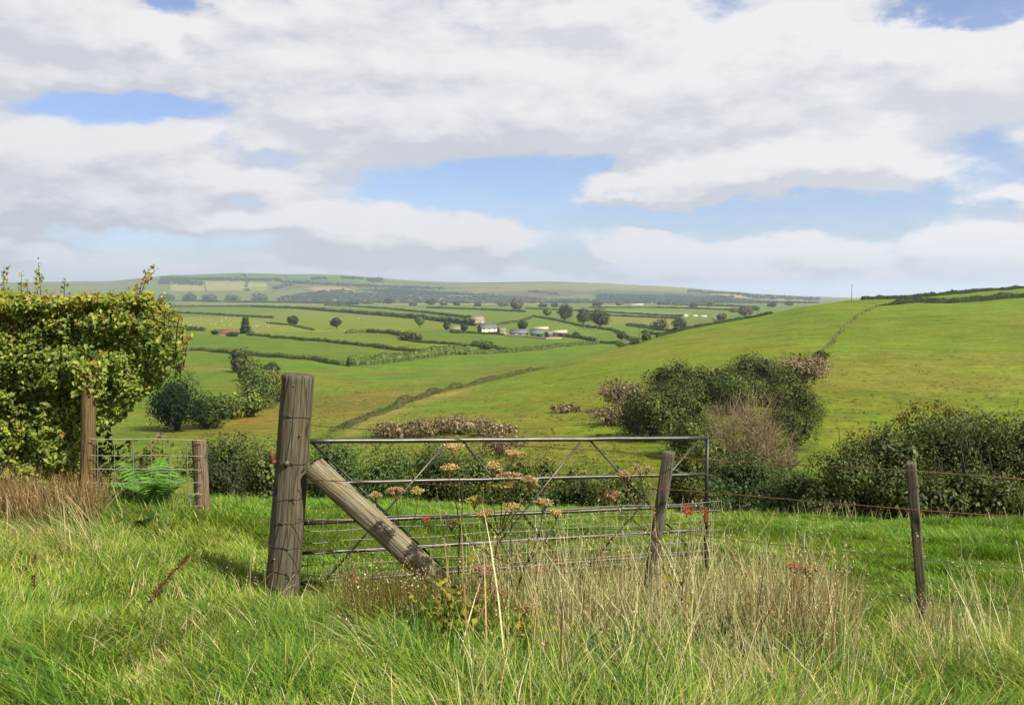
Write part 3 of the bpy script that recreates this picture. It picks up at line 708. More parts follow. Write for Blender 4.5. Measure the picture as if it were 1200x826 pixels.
# the hill
hedge('thin dark hedge along the shoulder of the near hill against the valley', [(770, 390, 372), (807, 384, 384), (833, 378, 394), (860, 374, 402), (905, 368, 409)], 3.2, hm=1.3, wm=1.5, pal=[q * .6 for q in DARK])
hedge('gappy dark hedge across the top of the hill with a pale gatepost before it', [(1033, 357, 376), (1075, 354, 388), (1120, 351, 392), (1200, 347.5, 402), (1330, 340, 430)], 6, hm=2.5, wm=2.0, gaps=.32, pal=[q * .45 for q in DARK])
hedge('dark trimmed hedge along the skyline of the hill', [(1010, 351, 432), (1060, 347.5, 452), (1110, 343.5, 472), (1160, 339.5, 498), (1200, 337, 522), (1330, 328, 545)], 4, hm=2.0, wm=1.8, pal=[q * .45 for q in DARK])
hedge('straggly bank of rushes and low scrub along the ditch at the foot of the hill', [(392, 505), (430, 489), (500, 463), (560, 449), (640, 431)], 6, hm=1.3, wm=2.2, dmin=100, dmax=420, pal=[pc(104, 112, 56) * 1.3, pc(84, 96, 48) * 1.3, pc(124, 112, 70) * 1.3], gaps=.45, lump=.6)
# weedy strip under the hill fence
def scrub_line():
    p = path_world([(948, 440), (965, 413), (985, 388), (1005, 371), (1030, 358)], 100, 430, 1.0)
    n = 1500; k = R.integers(0, len(p), n); cl_ = vn(k * .12, k * 0., 15); k = k[R.random(n) < .15 + 1.1 * cl_ ** 2]; n = len(k); pp = p[k] + R.normal(size=(n, 3)) * [.45, .7, .05]; pp[:, 2] = height(pp[:, 0], pp[:, 1]) + R.random(n) ** 1.5 * .55
    A, B, C_ = leafcards(pp, R.normal(size=(n, 3)) + [0, -.6, .5], .45 * (.5 + R.random(n)), palette(n, [q * 1.8 for q in [pc(160, 140, 100), pc(140, 124, 80), pc(130, 134, 64), pc(120, 104, 76)]]), .6)
    o = link('weeds', A, B, M_FARLEAF, None, p[len(p) // 2], C_); tag(o, kind='stuff')
scrub_line()
def hill_fence():
    pts = path_world([(945, 445), (965, 412), (985, 387), (1005, 370.5), (1030, 358)], 100, 430, 1.0)
    c = pts[len(pts) // 2]; t = thing('wire_fence', 'post and wire fence climbing the hill between the two big green fields', 'fence', c)
    seg = np.concatenate([[0], np.cumsum(np.linalg.norm(np.diff(pts[:, :2], axis=0), axis=1))])
    idx = [int(np.argmin(np.abs(seg - q))) for q in np.arange(0, seg[-1], 9.0)]
    tops = []
    for i in idx:
        b = pts[i]; g = G(); e = b + [R.normal() * .06, R.normal() * .06, 1.25]
        addtube(g, [b - [0, 0, .3], e], .09, 6, pc(130, 118, 100)); g.obj('fence_post', M_BARK, t); tops.append(e)
    for dz in (-.1, -.45, -.8):
        g = G(); addtube(g, np.array(tops) + [0, .1, dz], .012, 4, pc(110, 104, 98)); g.obj('wire_strand', M_WIRE, t)
hill_fence()

# ------------------------------------------------------------------ valley trees and bushes
TR = [
 ('conifer', 'dark conical conifer at the right end of the rust roofed barn', 288, 391, 20, 19, DARK, dict(cone=True, trunk=.06, dmin=350)),
 ('tree', 'small round dark tree alone on the bright pasture, left of a taller neighbour', 344, 380.5, 10, 15, DARK, dict(trunk=.15, dmin=350)),
 ('tree', 'upright lone pasture tree with a visible trunk casting shade', 394, 385, 12, 12, DARK, dict(trunk=.25, dmin=350)),
 ('tree', 'small pale tree standing where the upper hedges meet, left of the mossy outbuilding', 492, 384, 12, 10, MID, dict(trunk=.3, dmin=350)),
 ('tree', 'dark bushy tree at the left end of the mossy roofed outbuilding', 524, 387, 11, 7, DARK, dict(trunk=.1, dmin=350)),
 ('tree', 'dark garden tree between the outbuilding and the white farmhouse', 543, 388, 8, 8, DARK, dict(trunk=.1, dmin=350)),
 ('tree', 'round dark green tree rising behind the slate roofed barn', 612, 387, 11, 12, DARK, dict(trunk=.12, dmin=350)),
 ('tree', 'broad brownish tree far up the valley above the farm', 605, 363, 12, 17, BROWN, dict(trunk=.15, dmin=700)),
 ('tree', 'pale thin tree between the brownish tree and the big grey green one', 641, 370, 9, 9, OLIVE, dict(trunk=.2, dmin=600)),
 ('tree', 'large grey green tree left of the two touching trees', 662, 376, 20, 20, BROWN[2:] + DARK, dict(trunk=.12, dmin=450, n=1200)),
 ('tree', 'left one of two large touching trees above the farm', 684, 380, 17, 20, BROWN[2:] + DARK, dict(trunk=.14, dmin=450, n=1200)),
 ('tree', 'taller right one of two large touching trees above the farm', 703, 385, 23, 19, BROWN[2:] + DARK, dict(trunk=.14, dmin=450, n=1400)),
 ('tree', 'small lone tree with a bare trunk beside the hedge near the hill shoulder', 728, 399.5, 11, 10, DARK, dict(trunk=.28, dmin=350)),
 ('tree', 'broad russet topped tree beyond the brow of the hill', 773, 387, 14, 21, BROWN + OLIVE, dict(trunk=.08, dmin=450, n=1000)),
 ('tree', 'dark green broad tree just right of the russet tree', 796, 386, 13, 18, DARK, dict(trunk=.06, dmin=450, n=1000)),
 ('tree', 'tall grey brown tree clump at the end of the striped fields', 873, 370, 12, 19, BROWN, dict(trunk=.1, dmin=900)),
 ('tree', 'grey tree directly right of the white roofed buildings', 846, 375, 7, 13, BROWN + DARK, dict(trunk=.08, dmin=700)),
]
for nm, lb, px, py, h, w, pal, kw in TR:
    tree(nm, lb, px, py, h, w, pal, **kw)
BU = [
 ('rounded brown and green bush at the right end of the post hedge', 478, 399, 26, 10, BROWN + DARK, 400), ('low russet bush touching the brown and green bush', 490, 399, 10, 7, BROWN, 400),
 ('round green bush at the bend of the hedge below the farm', 570, 409, 23, 9, DARK + MID, 300), ('small dark bush left of the round green one below the farm', 557, 406, 8, 6, DARK, 300),
 ('small round bush alone in the field near the hill shoulder', 757, 399, 11, 8, DARK + MID, 350), ('dark bush at the end of the cream roofed shed', 676, 396, 12, 6, DARK, 350),
 ('dark shrub against the left wall of the rust roofed barn', 252, 392, 8, 5, DARK, 350), ('low shrub along the front wall of the rust roofed barn', 274, 394, 18, 5, DARK, 350),
]
for lb, px, py, w, h, pal, dm in BU:
    bush('bush', lb, px, py, w, h, pal, n=800, leafpx=1.7, dmin=dm)
# tree belt along the brow at the left and the belt right of it
BELT = [('dark rounded tree at the left end of the brow tree belt', 196, 353, 24, 9, DARK), ('dark tree second from the left in the brow tree belt', 221, 353, 26, 10, DARK), ('grey green tree in the middle of the brow tree belt', 246, 354, 24, 9, DARK + BROWN),
        ('low dark tree right of the middle of the brow belt', 272, 354, 26, 8, DARK), ('bright green tree near the right end of the brow belt', 303, 354, 26, 10, MID + DARK), ('brown low tree ending the brow belt at the right', 333, 354, 28, 6, BROWN), ('russet scrub tree trailing off the brow belt', 358, 355, 20, 4, BROWN)]
for lb, px, py, w, h, pal in BELT:
    tree('tree', lb, px, py, h, w, pal, trunk=.06, n=500, dmin=900, group='trees of the brow belt', leafpx=1.6)
SCAT = [(430, 356, 16, 5), (455, 356, 14, 6), (505, 357, 18, 6), (520, 358, 12, 5), (535, 358, 10, 4), (560, 359, 14, 4), (590, 359, 18, 5), (636, 360, 14, 4), (700, 359, 16, 5), (726, 358, 12, 4), (905, 360, 14, 6), (925, 358, 12, 5), (860, 366, 12, 5), (885, 364, 12, 6), (812, 360, 14, 4), (832, 359, 12, 5), (650, 360, 10, 4)]
for i, (px, py, w, h) in enumerate(SCAT):
    lb = 'small hazy tree on the low ground at the foot of the moor'
    tree('tree', lb, px, py, h, w, DARK if i % 3 else BROWN, trunk=.06, n=260, dmin=1000, group='hazy trees at the foot of the moor', leafpx=1.5)

# woods and hedge lines on the moor: read as one mass
def far_woods():
    g = G()
    polys = [([(378, 342), (402, 340), (430, 345), (470, 344), (505, 347), (540, 349), (560, 345), (640, 351), (720, 352), (800, 352), (880, 353), (960, 355), (960, 358), (640, 357), (380, 357)], 2600),
             ([(330, 349), (380, 341), (395, 350), (380, 353), (330, 352)], 900), ([(420, 340), (470, 340), (560, 346), (470, 346)], 700), ([(700, 346), (800, 347), (885, 352), (860, 354), (700, 353)], 1000),
             ([(190, 326), (330, 328), (330, 330), (190, 328)], 420), ([(330, 330), (440, 335), (520, 338), (520, 340), (430, 337), (330, 332)], 500), ([(283, 322), (287, 322), (292, 342), (287, 342)], 26), ([(186, 328), (236, 331), (240, 335), (186, 333)], 200),
             ([(365, 326), (382, 326), (382, 328), (365, 328)], 60), ([(400, 325), (425, 326), (425, 327.5), (400, 327)], 60), ([(430, 327), (448, 327), (448, 331), (434, 331)], 90), ([(320, 338), (340, 333), (344, 334), (322, 340)], 80),
             ([(620, 341), (655, 345), (654, 346), (620, 342.5)], 80), ([(806, 341), (880, 345), (880, 346.5), (806, 343)], 160), ([(860, 345), (905, 347), (960, 350), (960, 353), (880, 350)], 260), ([(840, 347), (860, 348), (858, 350), (838, 349)], 60)]
    for poly, n in polys:
        q = np.array(poly); m = 0; P_ = []
        while len(P_) < n and m < 60:
            x = q[:, 0].min() + R.random(n) * np.ptp(q[:, 0]); y = q[:, 1].min() + R.random(n) * np.ptp(q[:, 1])
            k = poly_mask(x, y, poly); P_ += list(zip(x[k], y[k])); m += 1
        for x, y in P_[:n]:
            b = hit(x, y, 3600, 8000)
            if b[1] > 7900: continue
            s = b[1] / F; r = (.9 + .9 * R.random()) * s
            nn = 7; p = b + [0, 0, r * .6] + rnd_dir(nn) * r * [1.3, 1.3, .55]
            A, B, C_ = leafcards(p, R.normal(size=(nn, 3)) + [0, -.8, .6], r * 1.2 * (.7 + .6 * R.random(nn)), palette(nn, FOREST), .8)
            g.add(A, B, C_)
    for pl in ([(333, 322), (340, 331)], [(313, 334), (367, 337)], [(367, 336), (407, 337), (431, 345)], [(196, 331), (199, 339)], [(240, 331), (241, 342)], [(287, 339), (319, 337)], [(319, 342), (351, 337), (367, 345)], [(407, 326), (447, 330), (520, 334)], [(420, 337), (473, 342)],
               [(480, 338), (587, 338)], [(621, 342), (667, 347)], [(480, 335), (507, 339)], [(560, 332), (640, 331), (720, 333)], [(545, 343), (610, 350)], [(700, 340), (790, 344)], [(400, 341), (470, 346)], [(150, 329), (200, 328)], [(270, 326), (420, 331)], [(520, 343), (560, 341)]):
        for (x1, y1), (x2, y2) in zip(pl[:-1], pl[1:]):
            for q in np.linspace(0, 1, int(math.hypot(x2 - x1, (y2 - y1) * 2) * 1.6)):
                b = hit(x1 + (x2 - x1) * q, y1 + (y2 - y1) * q + R.normal() * .12, 4300, 8000)
                if b[1] > 7900: continue
                r = .62 * b[1] / F * (.7 + .6 * R.random()); nn = 3; pp = b + [0, 0, r * .5] + rnd_dir(nn) * r * [1, 1, .4]
                A, B, C_ = leafcards(pp, R.normal(size=(nn, 3)) + [0, -.8, .6], r * 1.3, palette(nn, FOREST), .8); g.add(A, B, C_)
    o = g.obj('far_woods', M_FARLEAF); tag(o, kind='stuff')
far_woods()

# ------------------------------------------------------------------ left gully trees
GB = [
 ('dark leafy tree beside the end of the clipped hedge', 208, 505, 70, 62, [pc(62, 92, 52), pc(74, 106, 58), pc(52, 78, 44), pc(44, 64, 40)], 2600, 90),
 ('smaller dark tree filling the dip right of the hedge end', 246, 502, 46, 42, DARK + [pc(66, 92, 50)], 1800, 100),
 ('olive bush strung along the foot of the vivid meadow', 271, 490, 46, 30, OLIVE + MID, 1300, 100),
 ('olive green bush beside the path above the gate post', 296, 488, 40, 32, OLIVE + MID, 1300, 100),
 ('tall green tree in the gully left of the big gate post', 302, 478, 50, 40, MID + DARK, 1900, 120),
 ('yellow green bush against the big gate post', 326, 470, 40, 34, OLIVE, 1300, 140),
 ('dark round bush in the gully halfway up the meadow', 318, 447, 22, 24, DARK, 900, 200),
 ('grey brown bush at the top of the gully under the hedge', 281, 436, 22, 29, BROWN + DARK, 1200, 220),
 ('grey green bush below the grey brown one in the gully', 292, 446, 34, 24, BROWN[2:] + MID, 1200, 200),
 ('green bush in the middle of the gully next to the dark round one', 306, 452, 26, 20, MID + OLIVE, 900, 200),
]
for lb, px, py, w, h, pal, n, dm in GB:
    bush('bush', lb, px, py, w, h, pal, n=int(n * 1.7), leafpx=2.2, dmin=dm, group='bushes in the left gully')
# ------------------------------------------------------------------ farm buildings
WHITE = pc(236, 234, 228, 1.15); STONE = pc(168, 158, 146); SLATE = pc(132, 134, 146); DKSL = pc(92, 96, 108); RUST = pc(172, 104, 78); GREENR = pc(112, 142, 132); CREAM = pc(224, 212, 190); WOODP = pc(112, 98, 100); MOSS = pc(150, 152, 118)
M_PANE = attr_mat('window_pane', .15, spec=.6)
def building(name, label, cat, px, py, wpx, dpx, eave, ridge, rz, wall, roof, group=None, gable_wall=None, chim=0, wins=(), door=None, dmin=400, over=.35, mono=False):
    """pitched building standing on the ground; width, depth, eave and ridge heights given in picture pixels at its distance; rz turns it"""
    wall = np.asarray(wall) * 1.75; roof = np.asarray(roof) * 1.5; gable_wall = None if gable_wall is None else np.asarray(gable_wall) * 1.4
    b = hit(px, py, dmin); s = b[1] / F; w, dp, he, hr = wpx * s, dpx * s, eave * s, ridge * s
    t = thing(name, label, cat, b, group)
    ca, sa = math.cos(rz), math.sin(rz)
    def W(v):
        v = np.asarray(v, float).reshape(-1, 3); return np.stack([v[:, 0] * ca - v[:, 1] * sa, v[:, 0] * sa + v[:, 1] * ca, v[:, 2]], 1) + b
    x, y = w / 2, dp / 2; lo = -1.5
    g = G()
    g.add(W([(-x, -y, lo), (x, -y, lo), (x, -y, he), (-x, -y, he), (-x, y, lo), (x, y, lo), (x, y, he), (-x, y, he)]), [[0, 1, 2, 3], [5, 4, 7, 6]], wall)
    gv = W([(-x, -y, lo), (-x, y, lo), (-x, y, he), (-x, 0, hr), (-x, -y, he), (x, -y, lo), (x, y, lo), (x, y, he), (x, 0, hr), (x, -y, he)])
    g.add(gv, [[1, 0, 4, 3, 2], [5, 6, 7, 8, 9]], wall if gable_wall is None else gable_wall)
    g.obj('wall', M_WALL, t)
    o = over; sl = (hr - he) / y; th = .18
    r = G()
    for sgn in (-1, 1):
        v = [(-x - o, sgn * (y + o), he - sl * o), (x + o, sgn * (y + o), he - sl * o), (x + o, 0, hr), (-x - o, 0, hr)]
        v = v + [(a, c, d + th) for a, c, d in v]
        r.add(W(v), [[0, 1, 2, 3], [7, 6, 5, 4], [0, 4, 5, 1], [1, 5, 6, 2], [2, 6, 7, 3], [3, 7, 4, 0]], roof)
    ro = r.obj('roof', M_ROOF, t)
    for k in range(chim):
        cx = (-x + .5) if k == 0 else (x - .5)
        v, f = boxv(np.array([0, 0, 0]), .9, .9, 1.8); c = G(); c.add(W(v + [cx, 0, hr + .5]), f, STONE)
        v, f = boxv(np.array([0, 0, 0]), 1.1, 1.1, .2); c.add(W(v + [cx, 0, hr + 1.5]), f, pc(140, 110, 92)); c.obj('chimney', M_WALL, ro)
    for (fx, z0, ww, hh_) in wins:
        v, f = boxv(np.array([0, 0, 0]), ww, .12, hh_); q = G(); q.add(W(v + [fx * x, -y - .04, z0]), f, pc(226, 226, 222)); fo = q.obj('window', M_WALL, t)
        v, f = boxv(np.array([0, 0, 0]), ww * .78, .06, hh_ * .78); q = G(); q.add(W(v + [fx * x, -y - .12, z0]), f, lin(52, 58, 66)); q.obj('pane', M_PANE, fo)
    if door:
        for (fx, ww, hh_, dc) in door:
            v, f = boxv(np.array([0, 0, 0]), ww, .14, hh_); q = G(); q.add(W(v + [fx * x, -y - .05, hh_ / 2 - .3]), f, dc); q.obj('door', M_WALL, t)
    return t
DKD = lin(52, 46, 46)
building('farmhouse', 'white two storey farmhouse with a slate roof and dark slate hung gable', 'house', 571, 390.8, 20, 11, 6.4, 11.5, .50, WHITE, SLATE, gable_wall=DKSL, chim=2,
         wins=[(-.7, 4.2, 1.2, 1.3), (0, 4.2, 1.2, 1.3), (.7, 4.2, 1.2, 1.3), (-.7, 1.3, 1.2, 1.3), (.7, 1.3, 1.2, 1.3)], door=[(0, 1.1, 2.3, lin(70, 60, 52))])
building('extension', 'low pinkish stone lean to at the right end of the white farmhouse', 'outhouse', 588, 391.2, 8, 7, 4.2, 7.4, .50, pc(196, 172, 158), pc(170, 150, 150), wins=[(0, 1.4, 1.0, 1.0)])
building('cottage', 'pale cottage with a grey tan roof higher up behind the white farmhouse', 'house', 559, 378.5, 15, 9, 3.8, 8.2, .35, pc(216, 204, 186), pc(178, 168, 160), chim=1, wins=[(-.5, 1.8, 1.2, 1.2), (.4, 1.8, 1.2, 1.2)], door=[(0, 1, 2, DKD)])
building('outbuilding', 'low outbuilding with a mossy grey roof left of the farmhouse', 'shed', 533, 389, 13, 7, 3.2, 7.0, .05, pc(96, 98, 78), MOSS, door=[(-.4, 2.2, 2.2, DKD)])
building('barn', 'long slate roofed stone barn at the left end of the farmyard', 'barn', 608, 394, 20, 10, 4.0, 8.2, .12, pc(190, 182, 172), SLATE, gable_wall=DKSL, door=[(-.75, 3, 3.0, DKD), (.1, 2.4, 2.6, DKD)], wins=[(.6, 2, 1.2, 1.0)])
building('barn', 'wide barn with a green sheet roof in the middle of the farmyard', 'barn', 629, 395, 15, 15, 4.4, 8.6, -.05, pc(120, 116, 112), GREENR, door=[(-.5, 3.4, 3.2, DKD), (.4, 4, 3.2, DKD)])
building('barn', 'cream roofed barn peeping over the green roofed barn', 'barn', 634, 388.5, 17, 9, 3.2, 5.6, -.1, pc(180, 172, 160), CREAM)
building('cattle_shed', 'cream roofed cattle shed with dark open sides at the right of the farmyard', 'shed', 655, 394, 19, 11, 4.4, 7.2, -.12, pc(108, 92, 90), CREAM, door=[(-.5, 5, 3.2, DKD), (.4, 5, 3.2, DKD)])
building('shed', 'small purple grey boarded shed between the green roofed barn and the cattle shed', 'shed', 643, 395.5, 8, 6, 4.6, 7.0, .9, WOODP, pc(168, 160, 164))
building('barn', 'derelict stone barn with a rust red sheet roof beside the conifer', 'barn', 269, 393.5, 22, 8, 3.4, 7.2, .28, pc(156, 146, 136), RUST, gable_wall=pc(150, 146, 148), door=[(-.2, 2.4, 2.4, DKD)], dmin=350)
building('barn', 'dark barn alone on the skyline of the valley fields', 'barn', 484, 358.5, 9, 5, 2.4, 4.4, .1, pc(70, 66, 66), pc(62, 60, 66), dmin=900)
building('barn', 'very long low white roofed barn far up the valley', 'barn', 746, 358.2, 15, 5, 1.2, 2.2, .05, pc(190, 190, 190), pc(236, 236, 236), dmin=1400)
building('bungalow', 'left white roofed bungalow of the distant cluster', 'house', 803, 371, 5, 4, 1.4, 2.8, .3, WHITE, pc(220, 220, 222), dmin=700)
building('barn', 'middle white roofed shed of the distant cluster', 'barn', 814, 371.5, 6, 4, 1.2, 2.4, .1, pc(180, 180, 180), pc(236, 236, 236), dmin=700)
building('barn', 'widest white roofed shed at the right of the distant cluster', 'barn', 824, 372.5, 8, 4, 1.5, 2.8, -.2, pc(190, 188, 184), pc(232, 232, 232), dmin=700)
building('house', 'grey roofed house right of the white roofed cluster', 'house', 838, 375, 5, 4, 1.4, 2.8, -.4, pc(190, 182, 170), pc(160, 160, 166), dmin=600)
# farmyard wall
def yard_wall():
    p = path_world([(591, 393.5), (615, 395), (640, 397.5), (658, 397.5)], 400, 1200, 1.5); g = G()
    for a, b in zip(p[:-1], p[1:]):
        c = (a + b) / 2; v, f = boxv(c + [0, 0, .5], np.linalg.norm(b - a) + .02, .5, 1.7, math.atan2(b[1] - a[1], b[0] - a[0])); g.add(v, f, pc(196, 176, 162) * 1.6)
    tag(g.obj('stone_wall', M_WALL, None, p[len(p) // 2]), 'pale stone wall along the front of the farmyard', 'wall')
yard_wall()

# ------------------------------------------------------------------ sheep
def sheep_mesh():
    g = G()
    xs = [(-.52, .62, .12), (-.45, .64, .24), (-.2, .62, .30), (.1, .62, .31), (.36, .66, .26), (.48, .74, .17), (.58, .84, .12), (.66, .88, .13), (.78, .84, .10), (.86, .80, .05)]
    addtube(g, np.array([(x, 0, z) for x, z, r in xs]), [r for x, z, r in xs], 10, pc(232, 226, 208, 1.7))
    for x in (-.34, .34):
        for y in (-.13, .13):
            addtube(g, np.array([(x, y, .5), (x, y, .28), (x + .02, y, 0)]), [.08, .045, .04], 6, pc(150, 140, 124))
    for y in (-.12, .12): addtube(g, np.array([(.64, y * .8, .94), (.62, y * 1.7, .93)]), [.03, .015], 5, pc(210, 196, 180))
    return g
first = [None]
def sheep(px, py, label, group, dmin=350, k=1.6):
    b = hit(px, py, dmin)
    if first[0] is None: o = sheep_mesh().obj('sheep', M_WOOL); first[0] = o
    else: o = first[0].copy(); COL.objects.link(o)
    o.location = b; o['_loc'] = [float(v) for v in b]; o.rotation_euler = (0, 0, R.random() * 6.28); o.scale = (1.2,) * 3
    tag(o, label, 'sheep', group)
for i in range(34): sheep(212 + R.random() * 62, 372.5 + R.random() * 10, 'small white sheep grazing the pale pasture left of the conifer', 'sheep left of the conifer')
for i in range(16): sheep(298 + R.random() * 20, 375 + R.random() * 9, 'small white sheep grazing just right of the conifer', 'sheep right of the conifer')
for i in range(6): sheep(414 + R.random() * 18, 371.5 + R.random() * 3, 'small white sheep in the short string right of the upright lone tree', 'sheep strung out on the upper pasture')
for i in range(14): sheep(650 + R.random() * 52, 383 + R.random() * 6, 'small white sheep on the slope above the cream roofed cattle shed', 'sheep above the farmyard')
for px, py, lb in ((404, 389.5, 'white sheep lying at the left tip of the post hedge'), (443, 392.5, 'lone white sheep against the bushy post hedge')): sheep(px, py, lb, None)

# poles standing in the fields
def pole(px, py, h, label, dmin=300, d=None, name='utility_pole', cat='pole', arm=True):
    b = hit(px, py, dmin) if d is None else gnd(px, d, py)
    t = thing(name, label, cat, b); g = G(); addtube(g, [b - [0, 0, .5], b + [0, 0, h * .5], b + [0, 0, h]], [.15, .13, .10], 8, pc(150, 140, 126)); g.obj('pole', M_BARK, t)
    if arm:
        g = G(); v, f = boxv(b + [0, -.16, h * .92], 1.5, .1, .12); g.add(v, f, pc(130, 120, 108)); g.obj('crossarm', M_BARK, t)
pole(418, 428, 8, 'bare grey pole in front of the square ended thick hedge', 250)
pole(749, 404, 7, 'pale pole at the end of the dark hedge near the hill shoulder', 350)
pole(998, 352, 8.5, 'thin pole on the crest of the hill left of the skyline hedge', d=430)

# ------------------------------------------------------------------ thicket on the opposite slope
GORSE = [q * 2.1 for q in [pc(78, 86, 42), pc(92, 98, 50), pc(60, 70, 36), pc(108, 110, 60), pc(90, 96, 48)]]
THK = [
 ('dark thorn bush at the upper left corner of the hillside thicket', 792, 470, 62, 38, GORSE, 2200, 90), ('long dark gorse bush along the upper edge of the thicket', 832, 470, 60, 34, GORSE, 2200, 90),
 ('dark bush at the left foot of the thicket above the gate', 766, 512, 76, 48, GORSE, 2600, 80), ('dark round bush in the left middle of the thicket', 806, 505, 66, 46, GORSE, 2400, 80),
 ('bush with olive tips at the lower left of the brown shrub', 812, 535, 60, 44, GORSE + OLIVE, 2200, 75), ('dark bush crowning the thicket at its top', 893, 458, 60, 34, GORSE, 2200, 100),
 ('dark bush right of the top of the thicket under the pinkish scrub', 918, 470, 52, 34, GORSE, 2000, 100), ('dark green bush behind the top of the brown shrub', 868, 480, 58, 40, GORSE + MID, 2000, 90),
 ('dark rounded bush on the right edge of the thicket halfway up', 930, 497, 50, 40, GORSE, 2000, 90), ('dark bush on the right edge of the thicket below halfway', 922, 522, 48, 40, GORSE, 2000, 85),
 ('lowest dark bush on the right edge of the thicket', 908, 547, 50, 40, GORSE + MID, 2000, 80), ('mid green bush low behind the end of the gate', 845, 560, 60, 44, MID + OLIVE, 2000, 70),
 ('small dark bush alone at the tip of the fence line above the thicket', 963, 416, 14, 6, GORSE, 300, 120), ('tiny dark bush just above the thicket', 864, 435, 12, 5, GORSE, 250, 120),
]
for lb, px, py, w, h, pal, n, dm in THK:
    bush('bush', lb, px, py + 4, w * 1.35, h * 1.35, pal, n=int(n * 3.1), leafpx=2.15, dmin=dm, group='bushes of the hillside thicket', tone=.7, lobe=.36, nl=26)
PKS = [('pinkish dead flowered scrub at the top right of the thicket', 934, 452, 50, 34, 2200), ('pinkish dead scrub right under the fence line end', 953, 432, 22, 16, 700), ('pink brown scrub left of the thicket', 734, 478, 52, 32, 1800), ('pink brown dead scrub low at the left of the thicket', 722, 496, 46, 18, 1000),
       ('bleached dead scrub behind the top rail of the gate', 540, 505, 50, 18, 1300), ('brown dead scrub left of the bleached scrub', 500, 508, 44, 18, 1200), ('dark dead scrub mound near the pale track', 458, 512, 40, 18, 900), ('brown scrub right of the bleached scrub', 580, 510, 40, 16, 900),
       ('low dead scrub patch in the middle of the yellow slope', 664, 481, 28, 9, 420), ('pink brown scrub just behind the middle of the gate', 588, 532, 44, 26, 800)]
for lb, px, py, w, h, n in PKS:
    bush('scrub_bush', lb, px, py + 2, w * 1.9, h * 1.15, PINKISH, cat='bush', n=int(n * 1.7), leafpx=1.9, nl=34, dmin=70, group='dead scrub on the opposite slope', tone=.8, lobe=.35, asp=.5)
def bare_shrub(label, px, py, wpx, hpx, n=420, pal=(pc(168, 138, 112), pc(150, 124, 102), pc(190, 164, 138)), leaf=900):
    b = hit(px, py, 60); s = b[1] / F; w, h = wpx * s, hpx * s
    t = thing('bare_shrub', label, 'shrub', b); g = G()
    cc = [np.asarray(q) * 1.5 for q in pal]
    for k in range(n // 16):
        a = R.random() * 6.28; rr = R.random() ** .6; e = b + np.array([math.cos(a) * rr * w * .46, math.sin(a) * rr * w * .4, h * (1 - .45 * rr ** 2) * (.55 + .4 * R.random())])
        m1 = b + (e - b) * .35 + np.array([R.normal() * .05 * w, R.normal() * .05 * w, h * .10]); m2 = b + (e - b) * .7 + np.array([R.normal() * .06 * w, R.normal() * .06 * w, h * .08]); r0 = .05 + .06 * R.random() ** 2
        o = b + R.normal(size=3) * [.06 * w, .05 * w, 0]; pl = np.array([o, m1, m2, e]); addtube(g, pl, [r0, r0 * .7, r0 * .45, r0 * .2], 4, cc[k % len(cc)], cap=False)
        for j in range(15):
            q = .9 + 2.1 * R.random(); i = min(int(q), 2); s0 = pl[i] + (pl[i + 1] - pl[i]) * (q - i); dv = (e - b) / np.linalg.norm(e - b) + R.normal(size=3) * .75; dv[2] = abs(dv[2]); ln = h * (.06 + .13 * R.random())
            e2 = s0 + dv * ln; addtube(g, [s0, (s0 + e2) / 2 + R.normal(size=3) * ln * .1, e2], [.022, .016, .008], 3, cc[j % len(cc)], cap=False)
    g.obj('twigs', M_BARK, t)
    g = G(); crown(g, b + [0, 0, h * .55], w * .46, w * .4, h * .46, leaf, 1.5 * s, [q * 1.7 for q in (pc(150, 124, 92), pc(132, 112, 80), pc(128, 118, 76), pc(160, 134, 108))], 22, .4, asp=.4, corek=0); g.obj('foliage', M_FARLEAF, t)
bare_shrub('bare brown twiggy shrub in the middle of the hillside thicket', 880, 582, 112, 132, 900, leaf=2600)
bare_shrub('paler bare shrub at the upper left of the bare brown one', 846, 540, 62, 82, 380, leaf=900)
bare_shrub('reddish bare shrub low at the right side of the bare brown one', 912, 578, 64, 70, 380, leaf=900)

# rough tussocks and rushes on the slopes: nobody could count them
def tussocks():
    n = 24000; px = 330 + R.random(n) * 900; py = 400 + R.random(n) * 200; keep = []
    P_ = []; C_ = []; S_ = []
    pal_ = np.array([pc(150, 136, 74), pc(120, 134, 56), pc(164, 148, 84), pc(104, 122, 48), pc(140, 150, 60)]) * 1.5
    for x, y in zip(px, py):
        d0 = 75 + 1.0
        w = math.exp(-((x - 640) / 150) ** 2 - ((y - 525) / 48) ** 2) + .8 * math.exp(-((x - 1090) / 150) ** 2 - ((y - 470) / 42) ** 2) + .9 * math.exp(-((x - 400) / 80) ** 2 - ((y - 480) / 22) ** 2) + .5 * math.exp(-((x - 700) / 90) ** 2 - ((y - 465) / 22) ** 2)
        w += 1.1 * math.exp(-((x - 430) / 100) ** 2 - ((y - 468) / 18) ** 2)
        w *= 1.5 * max(0, float(fbm(np.array([x * .05]), np.array([y * .16]), 141, 3)[0]) - .3)
        if R.random() > w: continue
        b = hit(x, y, 70, 420); k = 5
        P_.append(b + R.normal(size=(k, 3)) * [.25, .25, .03] + [0, 0, .10]); C_.append(pal_[R.integers(5)] * (.8 + .4 * R.random((k, 1)))); S_.append((.22 + .28 * R.random(k)))
    P_ = np.concatenate(P_); A, B, CC_ = leafcards(P_, R.normal(size=(len(P_), 3)) * .4 + [0, -.7, .8], np.concatenate(S_), np.concatenate(C_), .6)
    tag(link('tussock_grass', A, B, M_FARLEAF, None, None, CC_), kind='stuff')
tussocks()
